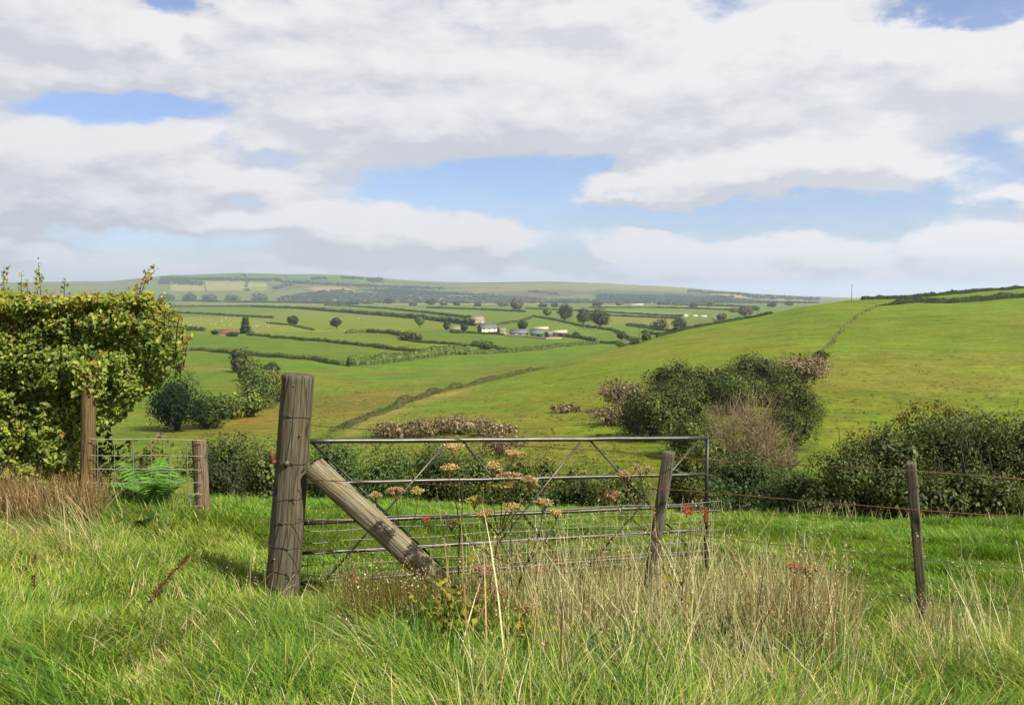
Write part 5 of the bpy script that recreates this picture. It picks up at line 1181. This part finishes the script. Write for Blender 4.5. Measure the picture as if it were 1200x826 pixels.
# ------------------------------------------------------------------ beech hedge
def beech_hedge():
    b = gnd(60, 10.4, 585); t = thing('beech_hedge', 'tall clipped beech hedge turning yellow and bronze along its top', 'hedge', b)
    GRN = [q * 2.1 for q in [pc(112, 134, 48), pc(136, 152, 56), pc(88, 112, 42), pc(70, 94, 40), pc(156, 166, 70)]]
    YEL = [q * 2.15 for q in [pc(176, 176, 60), pc(160, 164, 56), pc(190, 182, 72), pc(146, 156, 56)]]
    BRZ = [q * 1.35 for q in [pc(190, 132, 66), pc(170, 116, 64), pc(204, 150, 88)]]
    # outline of the hedge face (picture px), extruded in depth
    def edge(py):              # right-hand limit of the foliage at a height
        return np.interp(py, [326, 340, 352, 365, 380, 400, 415, 430, 450, 470, 490, 505, 530, 560, 590], [136, 156, 176, 194, 208, 222, 218, 210, 194, 172, 142, 116, 98, 94, 92])
    gc = G(); gt = G()
    d0, d1 = 9.85, 11.7
    def lay(n, dlo, dhi, shell, size, pals):
        px = -190 + R.random(n) * 425; py = 350 + R.random(n) * 236
        lump = fbm(px * .035, py * .045, 61, 3) - .5
        top = 352 + (fbm(px * .04, px * 0, 17, 3) - .5) * 22 + np.clip((px - 150) * .12, 0, 9)
        ok = (px < edge(py) - 4 + (fbm(py * .06, py * 0 + 4, 23, 3) - .5) * 26) & (py > top)
        # the notch of deep shade under the overhang stays thin
        hol = np.exp(-(((px - 150) / 34) ** 2 + ((py - 475) / 24) ** 2)) + .9 * np.exp(-(((px - 168) / 26) ** 2 + ((py - 415) / 26) ** 2))
        ok &= R.random(n) > np.clip(hol * 1.3, 0, .93) * (shell > .5)
        px, py, lump = px[ok], py[ok], lump[ok]; m = len(px)
        dep = dlo + (dhi - dlo) * R.random(m) + lump * .7 * shell
        q = np.array([P(a, c, d) for a, c, d in zip(px, py, dep)])
        hgt = np.clip((430 - py) / 90, 0, 1); rt = np.clip((px - 120) / 90, 0, 1) * np.clip((430 - py) / 60, 0, 1)
        r = R.random(m); pat = vn(px * .05, py * .05, 71)
        yel = r < (.08 + .66 * sstep(.45, 1, hgt + (pat - .5) * .7) + .25 * (py > 480) * pat); brz = R.random(m) < (.02 + .16 * rt + .05 * sstep(.5, 1, hgt))
        c = palette(m, GRN); c[yel] = palette(yel.sum(), YEL); c[brz] = palette(brz.sum(), BRZ)
        n_ = np.stack([R.normal(size=m) * .5 + .35, np.full(m, -.75) + R.normal(size=m) * .45, .55 + R.normal(size=m) * .45], 1)
        A, B, C_ = leafcards(q, n_, size * (.45 + 1.0 * R.random(m)), c, .62, .12, .5); gc.add(A, B, C_)
    lay(52000, d0, d0 + .40, 1, .055, 0); lay(22000, d0 + .3, d1, .4, .078, 0); lay(9000, d1 - .3, d1, 1, .08, 0)
    m = 330; px = 84 + R.random(m) * 42; py = 424 + R.random(m) ** 1.4 * 44; q = np.array([P(a, c, 9.48 + R.random() * .25) for a, c in zip(px, py)])
    A, B, C_ = leafcards(q, np.stack([R.normal(size=m) * .5 + .35, -.75 + R.normal(size=m) * .4, .55 + R.normal(size=m) * .4], 1), .06 * (.5 + .8 * R.random(m)), palette(m, GRN + YEL), .62, .12, .5); gc.add(A, B, C_)
    # the cut top seen from above and end face
    n = 9000; px = -190 + R.random(n) * 370; dep = d0 + (d1 - d0) * R.random(n); q = np.array([P(a, 354 + (vn(np.array([a * .04]), np.array([0]), 17)[0] - .5) * 16 + R.normal() * 3, d) for a, d in zip(px, dep)])
    q[:, 2] += (d0 - dep) * .0; A, B, C_ = leafcards(q, R.normal(size=(n, 3)) * .5 + [.3, -.2, .9], .065 * (.6 + .7 * R.random(n)), palette(n, YEL + GRN[:2] + BRZ[:1]), .6, .12); gc.add(A, B, C_)
    # free shoots along the top and end
    for k in range(230):
        px = -60 + R.random() * 250; py0 = 356 + R.random() * 8 + max(0, (px - 150) * .15); hgt = 5 + 13 * R.random() ** 2.4; d = d0 + R.random() * 1.2
        if k < 8: px, hgt = ((4, 24, 33, 48, 74, 44, 245 - 60, 180)[k], (30, 22, 12, 34, 16, 28, 26, 30)[k]); py0 = 342
        if k >= 190: py0 = 360 + R.random() * 60; px = float(edge(py0)) - 12 + R.random() * 8; hgt = 6 + R.random() * 12
        b0 = P(min(px, float(edge(py0)) - 2), py0, d); ln = R.normal() * 4 + (6 if k >= 190 else 0); e = P(px + ln, py0 - hgt, d + R.normal() * .1)
        addtube(gt, [b0 - [0, 0, .25], (b0 + e) / 2, e], [.005, .004, .002], 4, pc(120, 88, 62))
        m = int(5 + hgt * .7); tt = R.random(m)[:, None]; pp = b0 + (e - b0) * tt + R.normal(size=(m, 3)) * .022
        A, B, C_ = leafcards(pp, R.normal(size=(m, 3)) + [.2, -.6, .5], .055 * (.55 + .7 * R.random(m)), palette(m, YEL + BRZ[:2] + GRN[:2]), .6, .12); gc.add(A, B, C_)
    for k in range(150):
        px = -180 + R.random() * 265; b0 = gnd(px, 10.5 + R.random() * .5, 590); e = P(px + R.random() * 40, 380 + R.random() * 120, 10.5 + R.random() * .4)
        addtube(gt, [b0, (b0 + e) / 2 + R.normal(size=3) * .1, e], [.028, .02, .006], 5, pc(98, 84, 68))
    gt.obj('stems', M_BARK, t); gc.obj('foliage', M_LEAF, t)
beech_hedge()
# ------------------------------------------------------------------ grass
def blades(p, az, Ln, th0, th1, w, c0, c1, segs=3):
    n = len(p); Ln = np.broadcast_to(Ln, (n,)); w = np.broadcast_to(w, (n,)); th0 = np.broadcast_to(th0, (n,)); th1 = np.broadcast_to(th1, (n,))
    dirv = np.stack([np.cos(az), np.sin(az), az * 0], 1); ra = az + math.pi / 2 + R.normal(size=n) * .7; side = np.stack([np.cos(ra), np.sin(ra), ra * 0], 1)
    pos = p.copy(); V = []; C_ = []
    prof_ = [1, .95, .8, .55, .35][:segs] if segs > 2 else [1, .8]
    for k in range(segs + 1):
        t = k / segs; c = c0 * (1 - t) + c1 * t
        if k < segs:
            hw = side * (w * .5 * prof_[k])[:, None]; V += [pos - hw, pos + hw]; C_ += [c, c]
        else:
            V.append(pos); C_.append(c)
        th = th0 + th1 * (t + .5 / segs)
        pos = pos + (dirv * np.sin(th)[:, None] + np.array([0, 0, 1.]) * np.cos(th)[:, None]) * (Ln / segs)[:, None]
    m = len(V); V = np.stack(V, 1).reshape(-1, 3); C_ = np.stack(C_, 1).reshape(-1, 3); b = np.arange(n)[:, None] * m
    q = np.concatenate([b + [2 * k, 2 * k + 1, 2 * k + 3, 2 * k + 2] for k in range(segs - 1)]); t = b + [2 * segs - 2, 2 * segs - 1, 2 * segs]
    return V, [q, t], C_
def addblades(g, *a, **k):
    V, fs, C_ = blades(*a, **k); n0 = g.n
    g.add(V, fs[0], C_); g.f.setdefault(3, []).append(fs[1] + n0)
def spread(n, d0, d1, xlo=-.80, xhi=.80):
    d = np.sqrt(d0 * d0 + (d1 * d1 - d0 * d0) * R.random(n)); x = d * (xlo + (xhi - xlo) * R.random(n)); return x, d
def on_ground(x, y): return np.stack([x, y, height(x, y) - .01], 1)
GR_F = [q * 2.3 for q in [pc(124, 158, 56), pc(138, 168, 62), pc(108, 146, 50), pc(150, 174, 70), pc(92, 130, 46)]]
GR_N = [q * 2.6 for q in [pc(132, 158, 60), pc(150, 168, 70), pc(110, 144, 50), pc(164, 174, 80), pc(92, 130, 46)]]
GR_B = [q * 2.1 for q in [pc(98, 140, 60), pc(84, 126, 50), pc(116, 152, 70)]]
STRAW = [q * 2.4 for q in [pc(206, 196, 156), pc(190, 176, 134), pc(218, 210, 176), pc(178, 164, 126)]]
TAWNY = [q * 1.75 for q in [pc(186, 154, 110), pc(168, 136, 96), pc(200, 172, 128), pc(150, 122, 88)]]
def pxof(x, y): return proj(x, y, height(x, y))
def grass():
    g = G()
    # field behind the gate and the ground everywhere
    for n, d0, d1, w, segs, lo, hi in ((102000, 2.4, 6, .0052, 3, .10, .22), (160000, 6, 10, .0066, 3, .08, .19), (285000, 10, 17.2, .0105, 2, .07, .17)):
        x, y = spread(n, d0, d1); px, py = pxof(x, y)
        keep = ~((px < 88) & (y > 9.5)); x, y, px, py = x[keep], y[keep], px[keep], py[keep]; n = len(x)
        tuft = fbm(x * 1.5, y * 1.5, 101, 3); fine = vn(x * 5, y * 5, 103); hue = fbm(x * .6, y * .6, 107, 3)
        thin = R.random(n) < np.clip(.25 + 1.3 * tuft, .2, 1); hole = np.exp(-(((x + 2.9) / .42) ** 2 + ((y - 6.35) / .34) ** 2) ** 2); thin &= R.random(n) > hole * 1.0
        L_ = (lo + (hi - lo) * R.random(n)) * (.35 + 1.5 * sstep(.3, .72, tuft)) * (.7 + .6 * fine) * (1 - .7 * np.exp(-(((x + 2.85) / .65) ** 2 + ((y - 6.15) / .6) ** 2)))
        L_ = L_ * np.where((px > 300) & (y > 6.7), np.where(y > 9.6, .8, .55), 1.0)
        az = fbm(x * .5, y * .5, 111, 2) * 7 + R.normal(size=n) * 1.1
        nearw = 1 - sstep(6.0, 7.4, y); verge = np.maximum(nearw, (px < 330) * (1 - sstep(8.5, 10, y)))
        pick = R.random(n) < verge
        c = np.where(pick[:, None], palette(n, GR_N), palette(n, GR_F)); dk = (R.random(n) < sstep(.5, .7, tuft) * .6); c[dk] = palette(dk.sum(), GR_B + GR_F[4:])
        c *= (1 + (hue[:, None] - .5) * np.array([.7, .15, .2])); st = R.random(n) < (.03 + .12 * verge * sstep(.45, .65, hue)); c[st] = palette(st.sum(), STRAW)
        k = thin; addblades(g, on_ground(x[k], y[k]), az[k], L_[k], .15 + .35 * R.random(k.sum()), .5 + .8 * R.random(k.sum()), w * (.7 + .6 * R.random(k.sum())), c[k], c[k] * [1.1, 1.05, 1.0], segs=segs)
    # long lax swept grass of the verge
    n = 110000; x, y = spread(n, 2.4, 9.4); px, py = pxof(x, y)
    leftw = 1 - sstep(300, 480, px); dens = np.where(y < 6.5 + .2 * np.sin(x * 3), .9, leftw * .8) * (1 - sstep(8.2, 9.4, y) * .5)
    dens = np.where((px > 300) & (y > 6.75), 0, dens); dens = np.where((px > 860) & (y > 5.4), dens * .25, dens); hole = np.exp(-(((x + 2.9) / .42) ** 2 + ((y - 6.35) / .34) ** 2) ** 2)
    keep = (R.random(n) < dens * (1 - hole)) & ~((px < 88) & (y > 9.3)); x, y, px, py = x[keep], y[keep], px[keep], py[keep]; n = len(x)
    tuft = fbm(x * 1.2, y * 1.2, 121, 3); sw = fbm(x * .45, y * .45, 127, 2); hue = fbm(x * .8, y * .8, 131, 3)
    az = np.where(px < 520, 2.6 + (sw - .5) * 3.2, 1.2 + (sw - .5) * 6) + R.normal(size=n) * .45
    L_ = (.12 + .18 * R.random(n)) * np.where(px < 420, .78, 1.35) * (1 - .7 * np.exp(-(((x + 2.85) / .65) ** 2 + ((y - 6.15) / .6) ** 2))) * (.6 + .9 * sstep(.3, .7, tuft))
    c = palette(n, GR_N + GR_F[:2]); b = R.random(n) < .10 + .25 * sstep(.55, .7, tuft); c[b] = palette(b.sum(), GR_B)
    strawp = .07 + .42 * sstep(.46, .64, hue) * (px > 150) * (px < 460) * (py > 690) + .25 * (px > 520) * sstep(.4, .6, hue) + .30 * np.exp(-(((px - 40) / 90) ** 2 + ((py - 640) / 30) ** 2))
    s = R.random(n) < strawp; c[s] = palette(s.sum(), STRAW)
    addblades(g, on_ground(x, y), az, L_, .25 + .35 * R.random(n), .9 + .7 * R.random(n), .0046 * (.7 + .7 * R.random(n)), c, c * [1.12, 1.05, 1.0], segs=4)
    o = g.obj('grass', M_GRASS); tag(o, kind='stuff')
def dry_grass():
    g = G()
    def stand(n, pxs, ds, h0, h1, cols, lean=.25, w=.0044, curl=.5, heads=.5, azm=None, seed=5, clump=.5, pyf=None):
        px = pxs[0] + (pxs[1] - pxs[0]) * R.random(n); d = ds[0] + (ds[1] - ds[0]) * R.random(n)
        cl = fbm(px * .03, d * 2.2, seed, 3); k = R.random(n) < sstep(clump - .12, clump + .12, cl) + .08; px, d = px[k], d[k]; n = len(px)
        x = (px - CX) / F * d * 1.02; p = on_ground(x, d)
        L_ = h0 + (h1 - h0) * R.random(n) ** 1.3; az = (R.random(n) * 6.28 if azm is None else azm + R.normal(size=n) * .7); c = palette(n, cols)
        th0 = np.abs(R.normal(size=n)) * lean; th1 = R.random(n) * curl
        addblades(g, p, az, L_, th0, th1, w * (.6 + .8 * R.random(n)), c, c * 1.08, segs=4)
        tip = p.copy(); dv = np.stack([np.cos(az), np.sin(az), az * 0], 1)
        for q in range(4):
            th = th0 + th1 * (q / 4 + .125); tip = tip + (dv * np.sin(th)[:, None] + np.array([0, 0, 1.]) * np.cos(th)[:, None]) * (L_ / 4)[:, None]
        hd = np.nonzero(R.random(n) < heads * .5)[0]
        for _ in range(7):
            back = R.random(len(hd))[:, None] * .09; th = (th0 + th1)[hd]
            pp = tip[hd] - back * (dv[hd] * np.sin(th)[:, None] + np.array([0, 0, 1.]) * np.cos(th)[:, None]) + R.normal(size=(len(hd), 3)) * .005
            A, B, C_ = leafcards(pp, R.normal(size=(len(hd), 3)), .013 * (.6 + .8 * R.random(len(hd))), palette(len(hd), STRAW + TAWNY[:1]), .5, .1, 1.5); g.add(A, B, C_)
    stand(2200, (540, 960), (5.2, 6.5), .30, .80, STRAW, lean=.3, seed=5, clump=.56, heads=.3)
    stand(600, (560, 930), (5.2, 6.5), .65, 1.05, STRAW, lean=.22, seed=6, clump=.5, heads=.9)
    stand(1300, (880, 1010), (5.2, 6.1), .3, .8, STRAW + TAWNY, lean=.3, seed=8, clump=.55)
    stand(1800, (640, 900), (4.8, 6.0), .25, .65, STRAW, lean=.55, curl=1.0, seed=9, clump=.57, heads=.2)
    stand(2600, (520, 1000), (4.5, 6.4), .28, .55, GR_N + GR_F, lean=.4, curl=.9, w=.008, seed=41, clump=.45, heads=0)
    stand(700, (520, 1000), (4.3, 6.0), .3, .6, GR_B, lean=.4, curl=.8, w=.011, seed=42, clump=.52, heads=0)
    stand(900, (1040, 1210), (4.5, 5.6), .15, .42, STRAW + TAWNY, lean=.5, curl=.9, seed=11, clump=.42)
    stand(420, (1055, 1110), (5.5, 5.95), .2, .5, TAWNY + STRAW, lean=.45, seed=12, clump=.3, heads=.4)
    stand(120, (1090, 1210), (4.9, 6.5), .4, .75, STRAW, lean=.3, seed=13, clump=.4, heads=.9)
    stand(2600, (400, 560), (5.2, 6.2), .28, .62, [pc(168, 140, 76), pc(146, 128, 64), pc(132, 132, 62), pc(186, 164, 96)], lean=.35, seed=14, clump=.38, heads=.3)
    stand(900, (430, 700), (4.6, 5.6), .2, .5, STRAW + [pc(150, 140, 76)], lean=.5, curl=1, seed=15, clump=.5, heads=.3)
    stand(110, (540, 612), (5.05, 5.35), .45, .75, [pc(196, 164, 84), pc(180, 150, 78), pc(208, 184, 112)], lean=.12, curl=.15, w=.006, seed=16, clump=.2, heads=.2)
    stand(3600, (-60, 122), (8.9, 9.75), .25, .62, TAWNY + [pc(150, 130, 80)], lean=.35, curl=.6, w=.006, seed=17, clump=.3, heads=.25)
    stand(500, (110, 240), (9.4, 10.4), .2, .5, STRAW + [pc(150, 160, 80)] * 3, lean=.3, seed=18, clump=.45)
    stand(700, (-30, 130), (7.4, 8.8), .4, .7, TAWNY + STRAW + GR_B, lean=.9, curl=.7, azm=3.5, w=.005, seed=19, clump=.45, heads=.2)
    stand(260, (600, 1250), (9.0, 15.5), .2, .5, STRAW, lean=.2, seed=21, clump=.5, heads=.9, w=.006)
    stand(300, (840, 1250), (15.4, 16.6), .2, .45, STRAW, lean=.2, seed=22, clump=.5, heads=.9, w=.008)
    stand(240, (120, 420), (5.2, 7.5), .25, .5, STRAW, lean=.7, curl=.6, azm=.6, seed=23, clump=.45, heads=.4)
    stand(90, (520, 1010), (4.4, 6.2), .7, 1.15, STRAW + TAWNY, lean=.55, curl=.4, seed=51, clump=.3, heads=1.6, w=.009)
    stand(60, (560, 1000), (4.6, 6.2), .5, .9, [pc(120, 92, 66) * 1.6, pc(140, 108, 76) * 1.6], lean=.35, curl=.3, seed=52, clump=.3, heads=1.6, w=.009)
    stand(40, (1090, 1220), (4.6, 6.2), .6, .95, STRAW, lean=.5, curl=.4, seed=53, clump=.3, heads=1.6, w=.008)
    # tangle running down to the bottom edge
    stand(2600, (560, 1010), (4.0, 5.4), .25, .66, STRAW, lean=.55, curl=.9, seed=31, clump=.57, heads=.25)
    stand(900, (600, 1000), (4.6, 6.2), .5, .95, STRAW + TAWNY[:1], lean=.42, curl=.5, seed=32, clump=.45, heads=.7)
    stand(1400, (420, 1210), (3.4, 4.9), .16, .40, STRAW + [pc(180, 170, 100) * 1.6], lean=.7, curl=.9, seed=33, clump=.52, heads=.1)
    stand(420, (880, 1000), (4.9, 6.1), .45, .9, TAWNY + STRAW, lean=.22, seed=34, clump=.4, heads=.8, w=.005)
    stand(900, (-40, 420), (3.3, 6.4), .15, .36, STRAW, lean=.9, curl=.7, azm=.7, seed=35, clump=.54, heads=.1)
    stand(500, (400, 1200), (3.6, 5.4), .3, .55, [q for q in GR_N], lean=.5, curl=.9, w=.011, seed=36, clump=.5, heads=0)
    o = g.obj('dry_grass', M_DRY); tag(o, kind='stuff')
grass(); dry_grass()

# ------------------------------------------------------------------ tall weeds: each plant a thing of its own
def stalk(g, a, b, r0, r1, col, bow=.03, n=6):
    a = np.asarray(a, float); b = np.asarray(b, float); t = np.linspace(0, 1, 7)[:, None]; L_ = np.linalg.norm(b - a)
    pts = a + (b - a) * t + np.sin(t * math.pi) * (R.normal(size=3) * [1, 1, .2] * bow * L_); addtube(g, pts, np.linspace(r0, r1, 7), n, col); return pts
def umbel(root, c, wpx, col, d, down=.05):
    s = d / F; r = wpx * s * .5; g = G(); base = c - np.array([0, 0, r * .62 + down * .6])
    for k in range(20):
        a = R.random() * 6.28; rr = r * .85 * math.sqrt(R.random()); e = c + np.array([math.cos(a) * rr, math.sin(a) * rr, .10 * r * (1 - (rr / r) ** 2) * 2 + R.normal() * .006])
        stalk(g, base, e, .0016, .0011, col[0] * 1.7, .04, 3); m = 26
        pp = e + R.normal(size=(m, 3)) * [.011, .011, .0045]; A, B, C_ = leafcards(pp, R.normal(size=(m, 3)) * .6 + [0, -.4, .8], 0.0125 * (.6 + .8 * R.random(m)), palette(m, col) * 2.1, .8, .1); g.add(A, B, C_)
    g.obj('seed_head', M_DRY, root); return base
TAN = [pc(204, 172, 116), pc(190, 154, 102), pc(214, 190, 136)]; BRN = [pc(178, 150, 110), pc(162, 132, 96), pc(194, 166, 124)]; PNK = [pc(180, 142, 124), pc(164, 124, 110), pc(194, 160, 140)]; GTN = [pc(184, 172, 92), pc(170, 156, 84), pc(196, 180, 112)]
ST_OL = pc(112, 104, 60); ST_BR = pc(108, 82, 58); ST_TAN = pc(196, 152, 96)
def hogweed(label, bpx, d, heads, stcol, leafcol=None, nleaf=0, group=None, lean=0):
    b = gnd(bpx, d); t = thing('hogweed', label, 'plant', b, group); g = G()
    tops = [P(h[0], h[1], d + R.normal() * .06) for h in heads]; hi = max(tops, key=lambda q: q[2])
    main = stalk(g, b - [0, 0, .05], b + (hi - b) * .55, .0075, .0055, stcol, .02); fork = main[-1]; low = main[3]
    for k, (h, tp) in enumerate(zip(heads, tops)):
        ub = umbel(t, tp, h[2] * .84, h[3], d); src = fork if tp[2] > fork[2] + .1 else low
        stalk(g, src if tp[2] > src[2] + .05 else main[2], ub, .0048, .0028, stcol, .05)
    g.obj('stem', M_DRY, t)
    if nleaf:
        gl = G(); k = nleaf; q = R.random(k); pp = b + (fork - b) * q[:, None] + R.normal(size=(k, 3)) * [.10, .10, .05]
        A, B, C_ = leafcards(pp, R.normal(size=(k, 3)) * .5 + [0, -.4, .8], .065 * (.6 + .8 * R.random(k)), palette(k, leafcol), .7, .12); gl.add(A, B, C_); gl.obj('foliage', M_LEAF, t)
YLF = [q * 1.45 for q in [pc(196, 186, 66), pc(176, 172, 66), pc(150, 160, 62), pc(206, 190, 80)]]
hogweed('tall seeding hogweed with two pale tan heads just under the top rail', 548, 5.95, [(532, 524, 30, TAN), (526, 548, 30, TAN)], ST_OL)
hogweed('tall hogweed with a thick cluster of tan heads across the second rail', 566, 5.85, [(577, 546, 36, TAN), (598, 559, 36, BRN), (588, 570, 26, GTN), (556, 586, 24, GTN), (620, 563, 26, BRN), (600, 532, 26, TAN)], ST_OL, YLF, 26)
hogweed('brown headed hogweed in front of the third rail of the gate', 600, 5.8, [(567, 602, 28, BRN), (600, 594, 28, TAN), (529, 613, 22, [pc(104, 92, 60), pc(124, 108, 70)])], ST_BR)
hogweed('dark stemmed hogweed forking with one brown head right of the tan cluster', 592, 5.75, [(636, 589, 30, BRN), (652, 601, 16, TAN)], ST_BR)
hogweed('short hogweed behind the diagonal timber with three small orange brown heads', 478, 6.6, [(441, 581, 24, BRN), (464, 575, 24, BRN), (489, 576, 20, GTN)], ST_BR)
hogweed('low hogweed with a pink seed head left of the leafy yellow plant', 555, 5.6, [(565, 668, 32, PNK)], ST_BR, YLF, 16)
hogweed('low hogweed with a flat pink head against the bottom rail', 640, 5.6, [(632, 667, 30, PNK)], ST_BR)
hogweed('low hogweed with red brown heads over the yellow leaves', 606, 5.3, [(583, 696, 28, PNK), (616, 713, 26, BRN)], ST_BR, YLF, 24)
hogweed('dry tan hogweed with curled brown head crossing the leaning stake', 803, 5.9, [(752, 549, 40, BRN), (732, 556, 22, BRN), (717, 580, 22, BRN)], ST_TAN)
hogweed('thin weed with brown tufted heads left of the dark grey stake', 918, 5.4, [(948, 668, 34, BRN), (930, 664, 20, [pc(180, 140, 100), pc(150, 110, 80)])], ST_TAN)
def leafy(name, label, cat, bpx, d, h, w, n, leaf, pal, stems=6, asp=.75, droop=.4, mat=None):
    b = gnd(bpx, d); t = thing(name, label, cat, b); g = G(); gl = G()
    for k in range(stems):
        e = b + np.array([R.normal() * w * .3, R.normal() * w * .22, h * (.55 + .5 * R.random())]); pts = stalk(g, b + R.normal(size=3) * [.04, .04, 0], e, .005, .002, ST_OL, .08, 5)
        m = n // stems; q = .15 + .85 * R.random(m); pp = b + (e - b) * q[:, None] + R.normal(size=(m, 3)) * [.07, .07, .04]
        A, B, C_ = leafcards(pp, R.normal(size=(m, 3)) * .45 + [.1, -.5, .75], leaf * (.5 + .9 * R.random(m)), palette(m, pal), asp, .12, droop); gl.add(A, B, C_)
    g.obj('stem', M_DRY, t); gl.obj('foliage', mat or M_LEAF, t)
leafy('leafy_weed', 'leafy weed turning yellow beside the foot of the diagonal timber', 'plant', 524, 5.1, .50, .42, 300, .048, YLF + [pc(120, 146, 60)] * 2, 8)
leafy('leafy_weed', 'yellowing broad leaved weed right of the diagonal timber foot', 'plant', 600, 4.95, .48, .46, 240, .042, YLF, 7)
leafy('ragwort', 'weed with a yellow leaf tuft right of the leaning stake foot', 'plant', 792, 5.35, .58, .12, 40, .06, [pc(226, 204, 60), pc(210, 190, 60)], 2)
leafy('dock_plant', 'broad leaved green dock in the grass between the stakes', 'plant', 840, 4.95, .34, .36, 60, .12, [pc(92, 124, 60), pc(110, 138, 66), pc(76, 106, 54)], 6, .6)
leafy('dock_plant', 'low green leafy weed in the long grass left of the leaning stake', 'plant', 700, 4.8, .26, .4, 60, .09, [pc(84, 120, 58), pc(100, 134, 62)], 6, .6)
leafy('nettle_clump', 'green nettles crowding behind the netting fence', 'plant', 165, 10.45, .55, .9, 420, .085, [pc(92, 128, 56), pc(112, 146, 66), pc(74, 106, 48)], 16, .5)
leafy('nettle_clump', 'low nettles and bramble under the overhang of the hedge', 'plant', 118, 10.7, .95, .5, 520, .08, [pc(84, 110, 48), pc(104, 128, 54), pc(176, 164, 66), pc(70, 94, 44)], 16, .55)
leafy('bramble', 'yellowing bramble arching over the top of the netting fence', 'bush', 168, 10.9, .95, .8, 420, .075, [pc(176, 170, 68), pc(132, 146, 60), pc(100, 124, 54), pc(190, 150, 80)], 14, .65)
leafy('leafy_weed', 'small green weed at the very bottom edge beneath the leaning stake', 'plant', 760, 4.35, .16, .3, 30, .09, [pc(120, 150, 66), pc(96, 130, 56)], 5, .6)
leafy('leafy_weed', 'pale leafed thistle in the grass at the bottom edge below the gate post', 'plant', 318, 3.75, .10, .16, 22, .08, [pc(170, 190, 150), pc(140, 168, 112)], 5, .45)
def fern(label, bpx, d, h, n, col):
    b = gnd(bpx, d); t = thing('fern', label, 'plant', b)
    for k in range(n):
        g = G(); a = R.random() * 6.28; ln = h * (.8 + .4 * R.random()); tt = np.linspace(0, 1, 16); th = .25 + 1.25 * tt; dv = np.array([math.cos(a), math.sin(a), 0]); sd = np.array([-dv[1], dv[0], 0])
        pts = b + np.cumsum((dv[None] * np.sin(th)[:, None] + np.array([0, 0, 1.]) * np.cos(th)[:, None]) * ln / 16, axis=0); addtube(g, pts, np.linspace(.005, .0015, 16), 4, col[0])
        for i in range(2, 16):
            wl = ln * .24 * math.sin(math.pi * (.12 + .86 * i / 16)); wd = ln * .05
            for sg in (-1, 1):
                tip = pts[i] + sd * sg * wl + np.array([0, 0, -.25 * wl]); f = (pts[min(i + 1, 15)] - pts[i - 1]); f = f / np.linalg.norm(f) * wd
                g.add([pts[i] - f * .5, pts[i] + f * .5, tip + f * .2], [[0, 1, 2]], palette(1, col)[0])
        g.obj('frond', M_LEAF, t)
fern('bright green fern standing right behind the wire netting', 182, 9.8, .80, 15, [pc(104, 150, 62) * 2.4, pc(122, 164, 72) * 2.4, pc(88, 132, 54) * 2.4])
fern('low dark fern in the grass in front of the netting fence', 165, 8.9, .30, 10, [pc(84, 128, 54), pc(100, 144, 60)])
# dock stalks
def dock(label, pts, r, col, n=240, up=.45):
    w = np.array([P(*q) for q in pts]); b = w[0]; t = thing('dock_stalk', label, 'plant', b); g = G(); addtube(g, w, np.linspace(r, r * .5, len(w)), 5, col * .8)
    g.obj('stem', M_DRY, t); g = G(); q = (1 - up) + up * R.random(n); i = np.minimum((q * (len(w) - 1)).astype(int), len(w) - 2); fr = q * (len(w) - 1) - i
    pp = w[i] + (w[i + 1] - w[i]) * fr[:, None] + R.normal(size=(n, 3)) * .012; A, B, C_ = leafcards(pp, R.normal(size=(n, 3)), .014 * (.6 + .8 * R.random(n)), palette(n, [col, col * 1.2, col * .75]), .8, .1); g.add(A, B, C_); g.obj('foliage', M_DRY, t)  # this foliage part is the dock's seed clusters, it has no leaves
RB = pc(136, 92, 66)
dock('red brown dock stalk leaning over the dark hollow in the grass', [(150, 740, 5.7), (168, 716, 5.95), (184, 692, 6.15), (205, 668, 6.4), (222, 650, 6.6)], .009, RB, 420, .8)
dock('short dark dock stalk at the left of the hollow', [(38, 702, 6.4), (40, 690, 6.4), (41, 672, 6.4)], .006, pc(110, 80, 60), 60, .5)
dock('rust coloured dock stalk fallen in the swept grass below the hedge', [(20, 678, 7.0), (30, 664, 7.2), (42, 650, 7.4)], .008, pc(150, 104, 72), 160, .7)
def white_flowers():
    b = gnd(398, 7.35); t = thing('yarrow', 'clump of flat white flower heads behind the bottom rail of the gate', 'flower', b); g = G()
    for k in range(9):
        c = P(386 + k * 3.2, 672 - 3 * math.sin(k * 1.3) - 2, 7.35 + R.normal() * .04); stalk(g, b + R.normal(size=3) * [.05, .05, 0], c, .002, .0015, ST_OL, .05, 4)
        gl = G(); m = 46; pp = c + R.normal(size=(m, 3)) * [.016, .016, .004]; A, B, C_ = leafcards(pp, R.normal(size=(m, 3)) * .4 + [0, -.2, 1], .012, palette(m, [pc(236, 236, 226), pc(222, 220, 206)]), .9, .05); gl.add(A, B, C_); gl.obj('flower_head', M_DRY, t)
    g.obj('stem', M_DRY, t)
white_flowers()
